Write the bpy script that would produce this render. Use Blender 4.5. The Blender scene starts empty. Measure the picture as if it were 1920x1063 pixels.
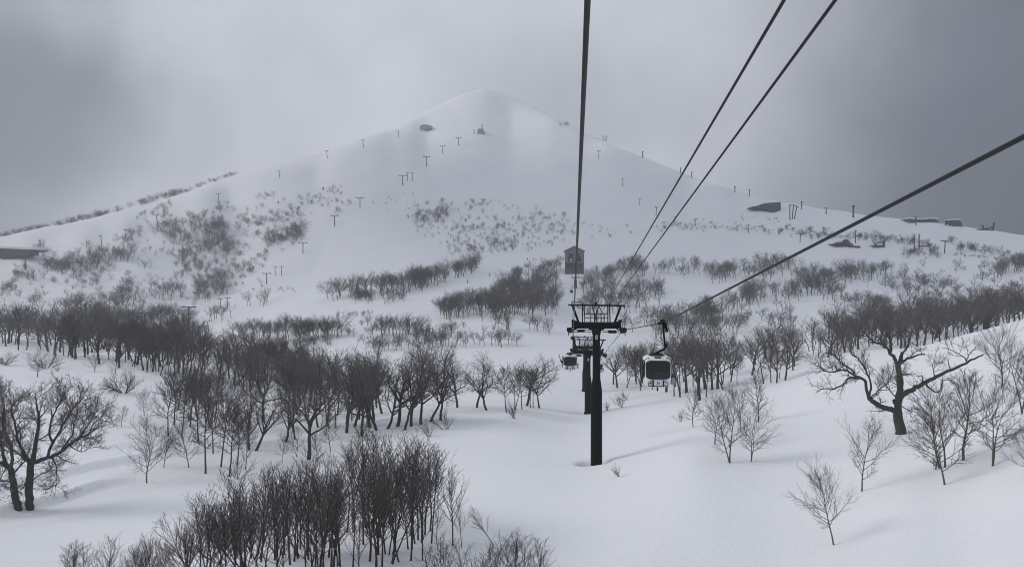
import bpy, math, random
import numpy as np
from mathutils import Vector, Matrix, Euler

# ---------------------------------------------------------------- camera, light, sky, exposure
S = bpy.context.scene
COL = S.collection
PI = math.pi
F, CU, CV = 1478.0, 960.0, 531.5          # focal length and centre in photograph pixels
cam_d = bpy.data.cameras.new("camera")
cam_d.sensor_width = 36.0
cam_d.lens = F / 1920.0 * 36.0
cam_d.clip_start, cam_d.clip_end = 0.1, 6000.0
cam = bpy.data.objects.new("camera", cam_d)
COL.objects.link(cam)
cam.location = (0, 0, 0)
cam.rotation_euler = (PI / 2, 0, 0)
S.camera = cam
S.view_settings.view_transform = 'Standard'
S.view_settings.look = 'None'
S.view_settings.gamma = 1.0
S.view_settings.exposure = 0.05
S.cycles.volume_bounces = 1
S.cycles.max_bounces = 6
S.cycles.diffuse_bounces = 3
S.cycles.transparent_max_bounces = 4
S.cycles.filter_width = 1.0
S.cycles.use_denoising = True
S.cycles.denoiser = 'OPENIMAGEDENOISE'
S.cycles.denoising_input_passes = 'RGB_ALBEDO_NORMAL'
S.cycles.denoising_prefilter = 'ACCURATE'

SUN_EL, SUN_AZ = math.radians(33), math.radians(273)
sun_d = bpy.data.lights.new("sun", 'SUN')
sun_d.energy = 1.5
sun_d.angle = math.radians(26)
sun_d.color = (1.0, 0.96, 0.9)
sun = bpy.data.objects.new("sun", sun_d)
COL.objects.link(sun)
to_sun = Vector((math.sin(SUN_AZ) * math.cos(SUN_EL), math.cos(SUN_AZ) * math.cos(SUN_EL), math.sin(SUN_EL)))
sun.rotation_euler = to_sun.to_track_quat('Z', 'Y').to_euler()

W = bpy.data.worlds.new("World")
S.world = W
W.use_nodes = True
wn, wl = W.node_tree.nodes, W.node_tree.links
wn.clear()
w_out = wn.new('ShaderNodeOutputWorld')
w_bg = wn.new('ShaderNodeBackground')
w_bg.inputs['Strength'].default_value = 0.1
wl.new(w_bg.outputs[0], w_out.inputs[0])
sky = wn.new('ShaderNodeTexSky')
sky.sky_type = 'NISHITA'
sky.sun_disc = False
sky.sun_elevation = SUN_EL
sky.sun_rotation = SUN_AZ
sky.dust_density = 3.0
tc = wn.new('ShaderNodeTexCoord')


def wmath(op, a, b=None):
    n = wn.new('ShaderNodeMath'); n.operation = op
    for i, x in enumerate((a, b)):
        if x is None: continue
        if isinstance(x, (int, float)): n.inputs[i].default_value = x
        else: wl.new(x, n.inputs[i])
    return n.outputs[0]


# cloud masses drift about a little: the direction is bent by a soft noise
nz = wn.new('ShaderNodeTexNoise'); nz.inputs['Scale'].default_value = 3.2; nz.inputs['Detail'].default_value = 4
nz.inputs['Roughness'].default_value = 0.55
wl.new(tc.outputs['Generated'], nz.inputs['Vector'])
sub = wn.new('ShaderNodeVectorMath'); sub.operation = 'SUBTRACT'; sub.inputs[1].default_value = (0.5, 0.5, 0.5)
wl.new(nz.outputs['Color'], sub.inputs[0])
scl = wn.new('ShaderNodeVectorMath'); scl.operation = 'SCALE'; scl.inputs['Scale'].default_value = 0.22
wl.new(sub.outputs[0], scl.inputs[0])
add = wn.new('ShaderNodeVectorMath'); add.operation = 'ADD'
wl.new(tc.outputs['Generated'], add.inputs[0]); wl.new(scl.outputs[0], add.inputs[1])
nrm = wn.new('ShaderNodeVectorMath'); nrm.operation = 'NORMALIZE'
wl.new(add.outputs[0], nrm.inputs[0])
DIR = nrm.outputs[0]


def cloud(prev, u, v, deg_in, deg_out, rgb, amount):
    """a cloud mass of colour rgb about a direction of the sky, soft from deg_in to deg_out"""
    d = Vector(((u - CU) / F, 1.0, -(v - CV) / F)).normalized()
    dt = wn.new('ShaderNodeVectorMath'); dt.operation = 'DOT_PRODUCT'
    wl.new(DIR, dt.inputs[0]); dt.inputs[1].default_value = d
    mr = wn.new('ShaderNodeMapRange'); mr.interpolation_type = 'SMOOTHSTEP'
    mr.inputs['From Min'].default_value = math.cos(math.radians(deg_out))
    mr.inputs['From Max'].default_value = math.cos(math.radians(deg_in))
    mr.inputs['To Max'].default_value = amount
    wl.new(dt.outputs['Value'], mr.inputs['Value'])
    mx = wn.new('ShaderNodeMix'); mx.data_type = 'RGBA'
    wl.new(mr.outputs[0], mx.inputs['Factor'])
    if isinstance(prev, tuple): mx.inputs['A'].default_value = (*prev, 1)
    else: wl.new(prev, mx.inputs['A'])
    mx.inputs['B'].default_value = (*[c * 10 for c in rgb], 1)
    return mx.outputs['Result']


c = (3.6, 3.85, 4.35)
c = cloud(c, 960, -6000, 15, 75, (0.60, 0.63, 0.69), 1.0)          # high overcast above
c = cloud(c, 2350, 480, 8, 44, (0.080, 0.093, 0.118), 1.0)         # slate storm cloud
c = cloud(c, -250, 260, 4, 24, (0.24, 0.27, 0.32), 0.9)            # grey bank
c = cloud(c, 820, 110, 2, 36, (0.63, 0.655, 0.72), 0.97)
c = cloud(c, 1010, 190, 1, 10, (0.50, 0.525, 0.585), 0.7)            # bright break behind the summit
c = cloud(c, 370, 100, 1, 6.5, (0.66, 0.685, 0.75), 0.75)              # pale puff
c = cloud(c, 50, 200, 1, 9.5, (0.15, 0.168, 0.21), 0.8)
c = cloud(c, 330, 260, 1, 7, (0.33, 0.355, 0.41), 0.45)             # dark fold beside it
n2 = wn.new('ShaderNodeTexNoise'); n2.inputs['Scale'].default_value = 4.2; n2.inputs['Detail'].default_value = 7
wl.new(tc.outputs['Generated'], n2.inputs['Vector'])
m2 = wn.new('ShaderNodeMapRange'); m2.inputs['From Min'].default_value = 0.3; m2.inputs['From Max'].default_value = 0.7
m2.inputs['To Min'].default_value = 0.84; m2.inputs['To Max'].default_value = 1.15
wl.new(n2.outputs['Fac'], m2.inputs['Value'])
vm = wn.new('ShaderNodeVectorMath'); vm.operation = 'SCALE'
wl.new(c, vm.inputs[0]); wl.new(m2.outputs[0], vm.inputs['Scale'])
fin = wn.new('ShaderNodeMix'); fin.data_type = 'RGBA'; fin.inputs['Factor'].default_value = 0.95
wl.new(sky.outputs[0], fin.inputs['A']); wl.new(vm.outputs[0], fin.inputs['B'])
wl.new(fin.outputs['Result'], w_bg.inputs['Color'])

# ---------------------------------------------------------------- materials


def mat(name, rgb, rough=0.6, metal=0.0, var=0.25, scale=6.0, bump=0.0, spec=0.3, stretch=(1, 1, 1)):
    m = bpy.data.materials.new(name); m.use_nodes = True
    n, l = m.node_tree.nodes, m.node_tree.links
    b = n['Principled BSDF']
    b.inputs['Roughness'].default_value = rough
    b.inputs['Metallic'].default_value = metal
    b.inputs['Specular IOR Level'].default_value = spec
    t = n.new('ShaderNodeTexCoord')
    mp = n.new('ShaderNodeMapping'); mp.inputs['Scale'].default_value = stretch
    l.new(t.outputs['Object'], mp.inputs['Vector'])
    z = n.new('ShaderNodeTexNoise'); z.inputs['Scale'].default_value = scale; z.inputs['Detail'].default_value = 5
    l.new(mp.outputs[0], z.inputs['Vector'])
    mx = n.new('ShaderNodeMix'); mx.data_type = 'RGBA'
    mx.inputs['A'].default_value = (*[x * (1 - var) for x in rgb], 1)
    mx.inputs['B'].default_value = (*[min(1, x * (1 + var)) for x in rgb], 1)
    l.new(z.outputs['Fac'], mx.inputs['Factor'])
    l.new(mx.outputs['Result'], b.inputs['Base Color'])
    if bump:
        bp = n.new('ShaderNodeBump'); bp.inputs['Strength'].default_value = bump; bp.inputs['Distance'].default_value = 0.05
        l.new(z.outputs['Fac'], bp.inputs['Height']); l.new(bp.outputs[0], b.inputs['Normal'])
    return m


M_BARK = mat('dark_bark', (0.062, 0.057, 0.054), 0.85, var=0.4, scale=5, bump=0.5, stretch=(1, 1, 0.3))
M_TWIG = mat('dark_twig', (0.125, 0.117, 0.114), 0.85, var=0.3, scale=2)
M_BIRCH = mat('grey_birch_bark', (0.115, 0.105, 0.098), 0.8, var=0.55, scale=9, bump=0.3, stretch=(1, 1, 3))
M_BTWIG = mat('birch_twig', (0.062, 0.054, 0.050), 0.85, var=0.3, scale=2)
M_RED = mat('reddish_bark', (0.050, 0.037, 0.034), 0.85, var=0.4, scale=7, bump=0.3, stretch=(1, 1, 0.4))
M_RTWIG = mat('reddish_twig', (0.110, 0.096, 0.093), 0.85, var=0.3, scale=2)
M_FAR = mat('far_twig', (0.125, 0.117, 0.112), 0.9, var=0.3, scale=0.02)
M_TOWER = mat('black_steel', (0.005, 0.006, 0.0068), 0.6, 0.0, var=0.35, scale=3, spec=0.08)
M_FROST = mat('frosted_cladding', (0.33, 0.335, 0.35), 0.8, var=0.25, scale=0.4)
M_STEEL = mat('dark_steel', (0.016, 0.017, 0.019), 0.5, 0.2, var=0.3, scale=8)
M_ROPE = mat('rope_steel', (0.020, 0.021, 0.023), 0.55, 0.3, var=0.4, scale=30)
M_CABLE = mat('cable_sheath', (0.012, 0.012, 0.014), 0.6, var=0.2)
M_GALV = mat('lift_steel', (0.045, 0.048, 0.055), 0.55, 0.2, var=0.25, scale=2)
M_WHITE = mat('white_shell', (0.78, 0.79, 0.80), 0.35, var=0.12, scale=4, spec=0.5)
M_GREY = mat('grey_shell', (0.34, 0.35, 0.36), 0.4, var=0.15, scale=4)
M_GLASS = mat('tinted_glass', (0.012, 0.013, 0.015), 0.08, var=0.4, scale=1.5, spec=0.45)
M_RUBBER = mat('black_rubber', (0.010, 0.010, 0.011), 0.7, var=0.2)
M_CREAM = mat('cream_panel', (0.36, 0.36, 0.30), 0.6, var=0.12)
M_PLATE = mat('number_plate', (0.42, 0.43, 0.43), 0.6, var=0.1)
M_INK = mat('dark_ink', (0.03, 0.03, 0.035), 0.6, var=0.1)
M_WALL = mat('station_cladding', (0.20, 0.20, 0.195), 0.7, var=0.15, scale=0.6, stretch=(1, 1, 0.2))
M_BASE = mat('station_concrete', (0.12, 0.12, 0.125), 0.8, var=0.25, scale=0.4)
M_DARKW = mat('dark_cladding', (0.055, 0.058, 0.065), 0.7, var=0.2, scale=0.5)
M_REDW = mat('red_paint', (0.16, 0.05, 0.045), 0.6, var=0.25, scale=0.8)
M_OLIVE = mat('yellowish_cladding', (0.22, 0.21, 0.155), 0.7, var=0.2, scale=0.6)
M_WOOD = mat('brown_timber', (0.075, 0.072, 0.064), 0.8, var=0.35, scale=0.5)
M_SNOWCAP = mat('roof_snow', (0.80, 0.82, 0.86), 0.7, var=0.02, scale=1)
M_CLOTH = mat('dark_ski_clothes', (0.03, 0.032, 0.04), 0.8, var=0.3)
M_SKIN = mat('skin', (0.45, 0.30, 0.23), 0.6, var=0.05)


def snow_mat():
    m = bpy.data.materials.new('snow'); m.use_nodes = True
    n, l = m.node_tree.nodes, m.node_tree.links
    b = n['Principled BSDF']
    b.inputs['Roughness'].default_value = 0.75
    b.inputs['Specular IOR Level'].default_value = 0.15
    t = n.new('ShaderNodeTexCoord')

    def noise(scale, det, st=(1, 1, 1), rot=0.0):
        mp = n.new('ShaderNodeMapping'); mp.inputs['Scale'].default_value = st
        mp.inputs['Rotation'].default_value = (0, 0, rot)
        l.new(t.outputs['Object'], mp.inputs['Vector'])
        z = n.new('ShaderNodeTexNoise'); z.inputs['Scale'].default_value = scale; z.inputs['Detail'].default_value = det
        l.new(mp.outputs[0], z.inputs['Vector'])
        return z.outputs['Fac']

    a = noise(0.05, 4)
    mx = n.new('ShaderNodeMix'); mx.data_type = 'RGBA'
    mx.inputs['A'].default_value = (0.79, 0.81, 0.855, 1); mx.inputs['B'].default_value = (0.85, 0.867, 0.90, 1)
    l.new(a, mx.inputs['Factor']); l.new(mx.outputs['Result'], b.inputs['Base Color'])
    h = n.new('ShaderNodeMath'); h.operation = 'MULTIPLY_ADD'
    l.new(noise(0.35, 6, (0.35, 1.3, 1), 0.5), h.inputs[0]); h.inputs[1].default_value = 1.0
    l.new(noise(3.0, 4), h.inputs[2])
    bp = n.new('ShaderNodeBump'); bp.inputs['Strength'].default_value = 0.35; bp.inputs['Distance'].default_value = 0.16
    l.new(h.outputs[0], bp.inputs['Height']); l.new(bp.outputs[0], b.inputs['Normal'])
    return m


M_SNOW = snow_mat()

# ---------------------------------------------------------------- mesh helpers


def mesh_np(name, V, quads=None, tris=None, smooth=False):
    me = bpy.data.meshes.new(name)
    V = np.asarray(V, np.float32)
    nq = 0 if quads is None else len(quads)
    nt = 0 if tris is None else len(tris)
    idx = []
    if nq: idx.append(np.asarray(quads, np.int32).ravel())
    if nt: idx.append(np.asarray(tris, np.int32).ravel())
    idx = np.concatenate(idx)
    me.vertices.add(len(V)); me.vertices.foreach_set('co', V.ravel())
    me.loops.add(len(idx)); me.loops.foreach_set('vertex_index', idx)
    me.polygons.add(nq + nt)
    st = np.concatenate([np.arange(nq) * 4, nq * 4 + np.arange(nt) * 3]).astype(np.int32)
    me.polygons.foreach_set('loop_start', st)
    if smooth: me.polygons.foreach_set('use_smooth', np.ones(nq + nt, bool))
    me.update(calc_edges=True)
    return me


def link(name, data, material=None, parent=None, loc=None):
    o = bpy.data.objects.new(name, data); COL.objects.link(o)
    if material is not None and not data.materials: data.materials.append(material)
    if parent is not None: o.parent = parent
    if loc is not None: o.location = loc
    return o


def tag(o, label=None, cat=None, group=None, kind=None):
    if label: o['label'] = label
    if cat: o['category'] = cat
    if group: o['group'] = group
    if kind: o['kind'] = kind
    return o


def empty(name, loc, label=None, cat=None, group=None, rot=None):
    o = bpy.data.objects.new(name, None); COL.objects.link(o)
    o.location = loc; o.empty_display_size = 0.3
    if rot is not None: o.rotation_euler = rot
    return tag(o, label, cat, group)


def copy_tree(root, loc=None, rot=None, scale=None, label=None, group=None):
    r = root.copy(); COL.objects.link(r)
    if loc is not None: r.location = loc
    if rot is not None: r.rotation_euler = rot
    if scale is not None: r.scale = (scale,) * 3
    if label: r['label'] = label
    if group: r['group'] = group
    for ch in root.children:
        k = ch.copy(); COL.objects.link(k); k.parent = r
        for g in ch.children:
            q = g.copy(); COL.objects.link(q); q.parent = k
    return r


class MB:
    """collects boxes, prisms and tubes into one mesh"""
    def __init__(s): s.v, s.f = [], []

    def add(s, vs, fs):
        o = len(s.v); s.v += [tuple(map(float, x)) for x in vs]; s.f += [tuple(o + i for i in f) for f in fs]; return s

    def box(s, c, d, rot=None):
        x, y, z = d[0] / 2, d[1] / 2, d[2] / 2
        vs = [Vector((i * x, j * y, k * z)) for k in (-1, 1) for j in (-1, 1) for i in (-1, 1)]
        if rot is not None: vs = [rot @ p for p in vs]
        vs = [p + Vector(c) for p in vs]
        return s.add(vs, [(0, 2, 3, 1), (4, 5, 7, 6), (0, 1, 5, 4), (2, 6, 7, 3), (0, 4, 6, 2), (1, 3, 7, 5)])

    def bar(s, a, b, w, h=None):
        """square bar from a to b"""
        a, b = Vector(a), Vector(b); h = h or w
        d = b - a; L = d.length
        q = d.to_track_quat('Z', 'Y').to_matrix()
        return s.box((a + b) / 2, (w, h, L), q)

    def tube(s, pts, rad, n=8, cap=True):
        pts = [Vector(p) for p in pts]
        if not hasattr(rad, '__len__'): rad = [rad] * len(pts)
        vs, fs = [], []
        prev = None
        for i, p in enumerate(pts):
            t = (pts[min(i + 1, len(pts) - 1)] - pts[max(i - 1, 0)]).normalized()
            ref = prev if prev is not None else (Vector((1, 0, 0)) if abs(t.x) < 0.9 else Vector((0, 1, 0)))
            a = (ref - t * ref.dot(t)).normalized(); prev = a
            b = t.cross(a)
            vs += [p + rad[i] * (math.cos(2 * PI * k / n) * a + math.sin(2 * PI * k / n) * b) for k in range(n)]
        for i in range(len(pts) - 1):
            fs += [(i * n + k, i * n + (k + 1) % n, (i + 1) * n + (k + 1) % n, (i + 1) * n + k) for k in range(n)]
        if cap:
            fs += [tuple(range(n - 1, -1, -1)), tuple((len(pts) - 1) * n + k for k in range(n))]
        return s.add(vs, fs)

    def prism(s, outline, depth):
        """outline: list of 3d points; extruded along the vector depth"""
        a = [Vector(p) for p in outline]; b = [p + Vector(depth) for p in a]; n = len(a)
        fs = [tuple(range(n)), tuple(range(2 * n - 1, n - 1, -1))]
        fs += [(k, n + k, n + (k + 1) % n, (k + 1) % n) for k in range(n)]
        return s.add(a + b, fs)

    def build(s, name, material, parent=None, smooth=False, bevel=0.0):
        me = bpy.data.meshes.new(name); me.from_pydata(s.v, [], s.f); me.update()
        import bmesh
        bm = bmesh.new(); bm.from_mesh(me); bmesh.ops.recalc_face_normals(bm, faces=bm.faces[:])
        bm.to_mesh(me); bm.free()
        if smooth:
            me.polygons.foreach_set('use_smooth', np.ones(len(me.polygons), bool))
        o = link(name, me, material, parent)
        if bevel:
            md = o.modifiers.new('edge', 'BEVEL'); md.width = bevel; md.segments = 2; md.limit_method = 'ANGLE'
        return o


# ---------------------------------------------------------------- terrain
def vnoise(x, y, seed=0):
    xi, yi = np.floor(x).astype(np.int64), np.floor(y).astype(np.int64)
    fx, fy = x - xi, y - yi
    fx = fx * fx * fx * (fx * (fx * 6 - 15) + 10); fy = fy * fy * fy * (fy * (fy * 6 - 15) + 10)

    def h(i, j):
        n = (i * 374761393 + j * 668265263 + seed * 974711) & 0xffffffff
        n = ((n ^ (n >> 13)) * 1274126177) & 0xffffffff
        return ((n ^ (n >> 16)) & 0xffff) / 32768.0 - 1.0
    return (h(xi, yi) * (1 - fx) + h(xi + 1, yi) * fx) * (1 - fy) + (h(xi, yi + 1) * (1 - fx) + h(xi + 1, yi + 1) * fx) * fy


# height control: for a bearing (photo column) the photo row of the ground at each distance ahead
CTRL = {
    -150: [(1063, 48), (960, 66), (800, 100), (700, 140), (655, 172), (662, 230), (625, 340), (585, 440), (540, 530), (500, 590), (465, 640)],
    0: [(1063, 48), (952, 68), (790, 102), (700, 140), (655, 170), (660, 230), (620, 350), (580, 450), (540, 540), (500, 600), (470, 645)],
    120: [(1063, 48), (950, 68), (790, 102), (705, 140), (668, 168), (668, 240), (620, 360), (580, 460), (540, 550), (500, 620), (470, 670), (440, 720)],
    270: [(1063, 47), (905, 76), (800, 100), (735, 128), (690, 152), (668, 200), (655, 260), (618, 420), (590, 480), (550, 560), (500, 640), (450, 730), (410, 800)],
    430: [(1063, 46), (890, 79), (800, 104), (740, 138), (705, 180), (660, 240), (620, 330), (580, 490), (550, 570), (520, 620), (470, 690), (420, 760), (370, 850)],
    600: [(1063, 46), (850, 88), (800, 103), (752, 135), (715, 170), (660, 228), (620, 270), (580, 340), (555, 380), (520, 500), (475, 620), (424, 670), (390, 720), (330, 850)],
    800: [(1063, 46), (900, 72), (790, 99), (764, 115), (735, 145), (690, 185), (645, 228), (610, 270), (570, 325), (530, 385), (480, 490), (400, 690), (348, 765), (312, 850), (270, 960), (240, 1050)],
    960: [(1063, 46), (868, 77), (770, 110), (745, 135), (700, 172), (640, 230), (600, 272), (560, 335), (515, 430), (470, 520), (430, 620), (400, 690), (300, 930), (230, 1080)],
    1090: [(1063, 46), (868, 77), (772, 124), (732, 150), (690, 186), (640, 240), (590, 320), (560, 365), (540, 395), (513, 430), (470, 520), (430, 610), (400, 680), (330, 850), (270, 990)],
    1300: [(1063, 45), (865, 66), (790, 92), (745, 122), (705, 160), (655, 225), (620, 270), (580, 330), (540, 395), (500, 470), (450, 560), (424, 610), (400, 700), (360, 840)],
    1450: [(1063, 45), (950, 55), (862, 66), (760, 95), (700, 140), (655, 200), (620, 250), (580, 310), (540, 370), (500, 440), (455, 530), (435, 570), (410, 640)],
    1600: [(1063, 43), (925, 55), (800, 72), (720, 95), (670, 125), (650, 165), (610, 235), (580, 290), (540, 350), (500, 420), (460, 500), (440, 540), (420, 590)],
    1700: [(1063, 41), (908, 53), (812, 68), (720, 88), (664, 112), (652, 150), (625, 195), (595, 255), (560, 320), (520, 390), (480, 460), (455, 505), (430, 560)],
    1800: [(1063, 40), (890, 52), (762, 70), (690, 88), (636, 108), (642, 150), (620, 190), (590, 250), (560, 310), (520, 380), (480, 450), (460, 490), (440, 530)],
    1920: [(1063, 38), (872, 49), (720, 70), (650, 88), (605, 105), (616, 150), (604, 190), (580, 240), (550, 300), (510, 370), (480, 430), (460, 470)],
    2070: [(1063, 37), (850, 48), (690, 70), (605, 90), (565, 108), (585, 150), (580, 190), (560, 240), (530, 310), (500, 380), (475, 430)],
}
RIDGE = [(-150, 462, 655), (0, 447, 690), (90, 427, 735), (200, 401, 790), (340, 366, 850), (440, 330, 900), (600, 285, 980), (740, 237, 1080), (800, 209, 1140), (860, 180, 1210),
         (905, 165, 1250), (960, 180, 1230), (1000, 198, 1200), (1060, 233, 1150), (1110, 257, 1090), (1205, 296, 1000), (1290, 328, 930), (1390, 362, 800), (1450, 376, 720), (1520, 390, 660), (1640, 405, 615),
         (1720, 413, 590), (1800, 424, 565), (1870, 434, 545), (1920, 442, 530), (2070, 462, 500)]


def uvY(u, v, Y):
    return ((u - CU) / F * Y, Y, -(v - CV) / F * Y)


cp = [uvY(u, v, Y) for u, rows in CTRL.items() for v, Y in rows]
for u, v, Y in RIDGE:
    cp.append(uvY(u, v, Y)); cp.append(uvY(u, v + 45, Y * 1.14)); cp.append(uvY(u, v + 95, Y * 1.4))
cp = np.array(cp)
ASC = 4.2


def polar(p): return np.arctan2(p[:, 0], p[:, 1]), np.hypot(p[:, 0], p[:, 1])


ca, cr = polar(cp)
CX = np.stack([ca * ASC, np.log(cr)], 1)
CE = cp[:, 2] / cr


def U(d2): return 0.5 * d2 * np.log(d2 + 1e-12)


n_c = len(CX)
K = U(((CX[:, None] - CX[None]) ** 2).sum(2)) + np.eye(n_c) * 0.0012
P = np.c_[np.ones(n_c), CX]
A = np.zeros((n_c + 3, n_c + 3)); A[:n_c, :n_c] = K; A[:n_c, n_c:] = P; A[n_c:, :n_c] = P.T
Wt = np.linalg.solve(A, np.r_[CE, 0, 0, 0])

X0, X1, Y0, Y1 = -690.0, 650.0, -78.0, 1490.0     # the ground sheet's rectangle
AMIN, AMAX = -0.66, 0.66
angs = np.concatenate([np.linspace(-PI, AMIN, 46)[:-1], np.linspace(AMIN, AMAX, 760), np.linspace(AMAX, PI, 46)[1:]])
NT = 640
RMIN = 8.0


def rmax_of(a):
    s, c = np.sin(a), np.cos(a)
    with np.errstate(divide='ignore'):
        rx = np.where(s > 1e-9, X1 / s, np.where(s < -1e-9, X0 / s, 1e9))
        ry = np.where(c > 1e-9, Y1 / c, np.where(c < -1e-9, Y0 / c, 1e9))
    return np.minimum(rx, ry)


RM = rmax_of(angs)
tt = np.linspace(0, 1, NT)
R = RMIN * (RM[:, None] / RMIN) ** tt[None]
AA = np.repeat(angs[:, None], NT, 1)
ac = np.clip(AA, -0.62, 0.64)
q = np.stack([(ac * ASC).ravel(), np.log(np.clip(R, 40, 3000)).ravel()], 1)
E = np.empty(len(q))
for i in range(0, len(q), 20000):
    d = U(((q[i:i + 20000, None] - CX[None]) ** 2).sum(2))
    E[i:i + 20000] = d @ Wt[:n_c] + Wt[n_c] + q[i:i + 20000] @ Wt[n_c + 1:]
E = E.reshape(R.shape)
# the skyline: bend each bearing so that its highest point is the ridge seen in the photo
rid = np.array([(math.atan2((u - CU) / F, 1), (CV - v) / F * math.cos(math.atan2((u - CU) / F, 1)), Y / math.cos(math.atan2((u - CU) / F, 1))) for u, v, Y in RIDGE])
rid_e = np.interp(np.clip(angs, rid[0, 0], rid[-1, 0]), rid[:, 0], rid[:, 1])
rid_r = np.interp(np.clip(angs, rid[0, 0], rid[-1, 0]), rid[:, 0], rid[:, 2])
_g = np.exp(-0.5 * (np.arange(-24, 25) / 2.8) ** 2); _g /= _g.sum()
rid_e = np.convolve(np.pad(rid_e, 24, 'edge'), _g, 'valid')
rid_r = np.convolve(np.pad(rid_r, 24, 'edge'), _g, 'valid')
# a spur falling from the summit along its left shoulder, and broad gullies
sa, sb = np.array(uvY(905, 165, 1250)[:2]), np.array(uvY(790, 243, 1075)[:2])
gx, gy = R * np.sin(AA), R * np.cos(AA)
st_ = np.clip(((gx - sa[0]) * (sb[0] - sa[0]) + (gy - sa[1]) * (sb[1] - sa[1])) / ((sb - sa) ** 2).sum(), 0, 1.25)
sd = np.hypot(gx - sa[0] - st_ * (sb[0] - sa[0]), gy - sa[1] - st_ * (sb[1] - sa[1]))
E += 11.0 * np.exp(-(sd / 38) ** 2) * np.sin(PI * np.clip(st_ * 0.8, 0, 1)) / R
gm = np.clip((R - 330) / 350, 0, 1)
E += gm * (vnoise(gx / 150 + 0.3 * vnoise(gx / 60, gy / 60, 12), gy / 230, 11) * 4.5 + vnoise(gx / 47, gy / 80, 13) * 1.3) / R
for _ in range(4):
    far = R > 0.75 * rid_r[:, None]
    em = np.where(far, E, -9).max(1)
    wgt = np.clip((R / rid_r[:, None] - 0.62) / 0.3, 0, 1); wgt = wgt * wgt * (3 - 2 * wgt)
    fix = np.where((em > -8) & (np.abs(angs) < 0.8), rid_e - em, 0)
    E += np.convolve(np.pad(fix, 24, 'edge'), np.exp(-0.5 * (np.arange(-24, 25) / 5.0) ** 2) / np.exp(-0.5 * (np.arange(-24, 25) / 5.0) ** 2).sum(), 'valid')[:, None] * wgt
Z = E * R
near = np.clip((R - 22) / 22, 0, 1)
i40 = np.argmin(np.abs(R - 44), axis=1)
z40 = Z[np.arange(len(angs)), i40]
Z = np.where(R < 44, z40[:, None] * near + (-15.5) * (1 - near), Z)
side = np.clip((np.abs(AA) - 0.8) / 0.6, 0, 1)
Z = Z * (1 - side) + (-15.5 - 0.01 * R) * side
GX, GY = R * np.sin(AA), R * np.cos(AA)
mt = np.clip((R - 250) / 500, 0, 1)
Z += vnoise(GX / 23, GY / 17, 1) * 0.22 + vnoise(GX / 7.3, GY / 5.1, 2) * 0.07
Z += mt * (vnoise(GX / 90, GY / 60, 3) * 1.6 + vnoise(GX / 31, GY / 26, 4) * 0.8)
# wind-cut drifts: short steps running across the lower slope
wl_ = np.clip((-GX - 8) / 16, 0, 1) * np.clip((120 - R) / 30, 0, 1)
sx, sq = GX * 0.75 + GY * 0.66, GX * 0.66 - GY * 0.75
saw = sq / 8.0 + 0.8 * vnoise(sx / 34, sq / 17, 7) + 0.16 * vnoise(sx / 7, sq / 6, 9)
saw = saw - np.floor(saw)
fall = np.clip((1 - saw) / 0.2, 0, 1); fall = fall * fall * (3 - 2 * fall)
Z += wl_ * np.clip(vnoise(sx / 16, sq / 7.5, 8) + 0.15, 0, 0.5) * 1.9 * (np.minimum(saw, 0.9) / 0.9) ** 3 * fall
# scour hole about the cable-car tower's foot
TX, TY = (1116 - CU) / F * 77.0, 77.0
dd = ((GX - TX + 0.2) / 1.45) ** 2 + ((GY - TY + 0.15) / 1.3) ** 2
Z -= 1.25 * np.exp(-dd ** 2)
for (hu, hY) in ((1100, 124.0),):
    hx = (hu - CU) / F * hY
    Z -= 0.4 * np.exp(-(((GX - hx) / 1.6) ** 2 + ((GY - hY) / 1.6) ** 2))

NA = len(angs)
V = np.stack([GX, GY, Z], 2).reshape(-1, 3)
ii, jj = np.meshgrid(np.arange(NA - 1), np.arange(NT - 1), indexing='ij')
b0 = (ii * NT + jj).ravel()
quads = np.stack([b0, b0 + NT, b0 + NT + 1, b0 + 1], 1)
# close the middle under the camera
V = np.vstack([V, [[0, 0, -15.5]]])
ctr = len(V) - 1
tris = np.stack([np.full(NA - 1, ctr), (np.arange(NA - 1) + 1) * NT, np.arange(NA - 1) * NT], 1)
snow = link('snow_ground', mesh_np('snow_ground', V, quads, tris[:, [0, 2, 1]], smooth=True), M_SNOW)
tag(snow, kind='structure')
EG = Z / R
LR = np.log(R)


def col_hit(k, u, v):
    e = -(v - CV) / F * math.cos(math.atan2((u - CU) / F, 1))
    row = EG[k]
    idx = np.nonzero(row[60:] >= e)[0]
    if len(idx) == 0:
        return math.exp(LR[k, int(np.argmax(row))])
    j = idx[0] + 60
    if j == 60: return math.exp(LR[k, j])
    f = (e - row[j - 1]) / max(row[j] - row[j - 1], 1e-9)
    return math.exp(LR[k, j - 1] * (1 - f) + LR[k, j] * f)


def ground_z(x, y):
    a, r = math.atan2(x, y), math.hypot(x, y)
    k = int(np.clip(np.searchsorted(angs, a) - 1, 0, NA - 2))
    fa = (a - angs[k]) / (angs[k + 1] - angs[k])
    z = [float(np.interp(math.log(r), LR[m], Z[m])) for m in (k, k + 1)]
    return z[0] * (1 - fa) + z[1] * fa


def at(u, v):
    """the point of the snow seen at a pixel of the photograph"""
    a = math.atan2((u - CU) / F, 1)
    k = int(np.clip(np.searchsorted(angs, a) - 1, 0, NA - 2))
    fa = (a - angs[k]) / (angs[k + 1] - angs[k])
    r = col_hit(k if fa < 0.5 else k + 1, u, v)
    x, y = r * math.sin(a), r * math.cos(a)
    return Vector((x, y, ground_z(x, y)))


def on(u, Y):
    x = (u - CU) / F * Y
    return Vector((x, Y, ground_z(x, Y)))

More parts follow.
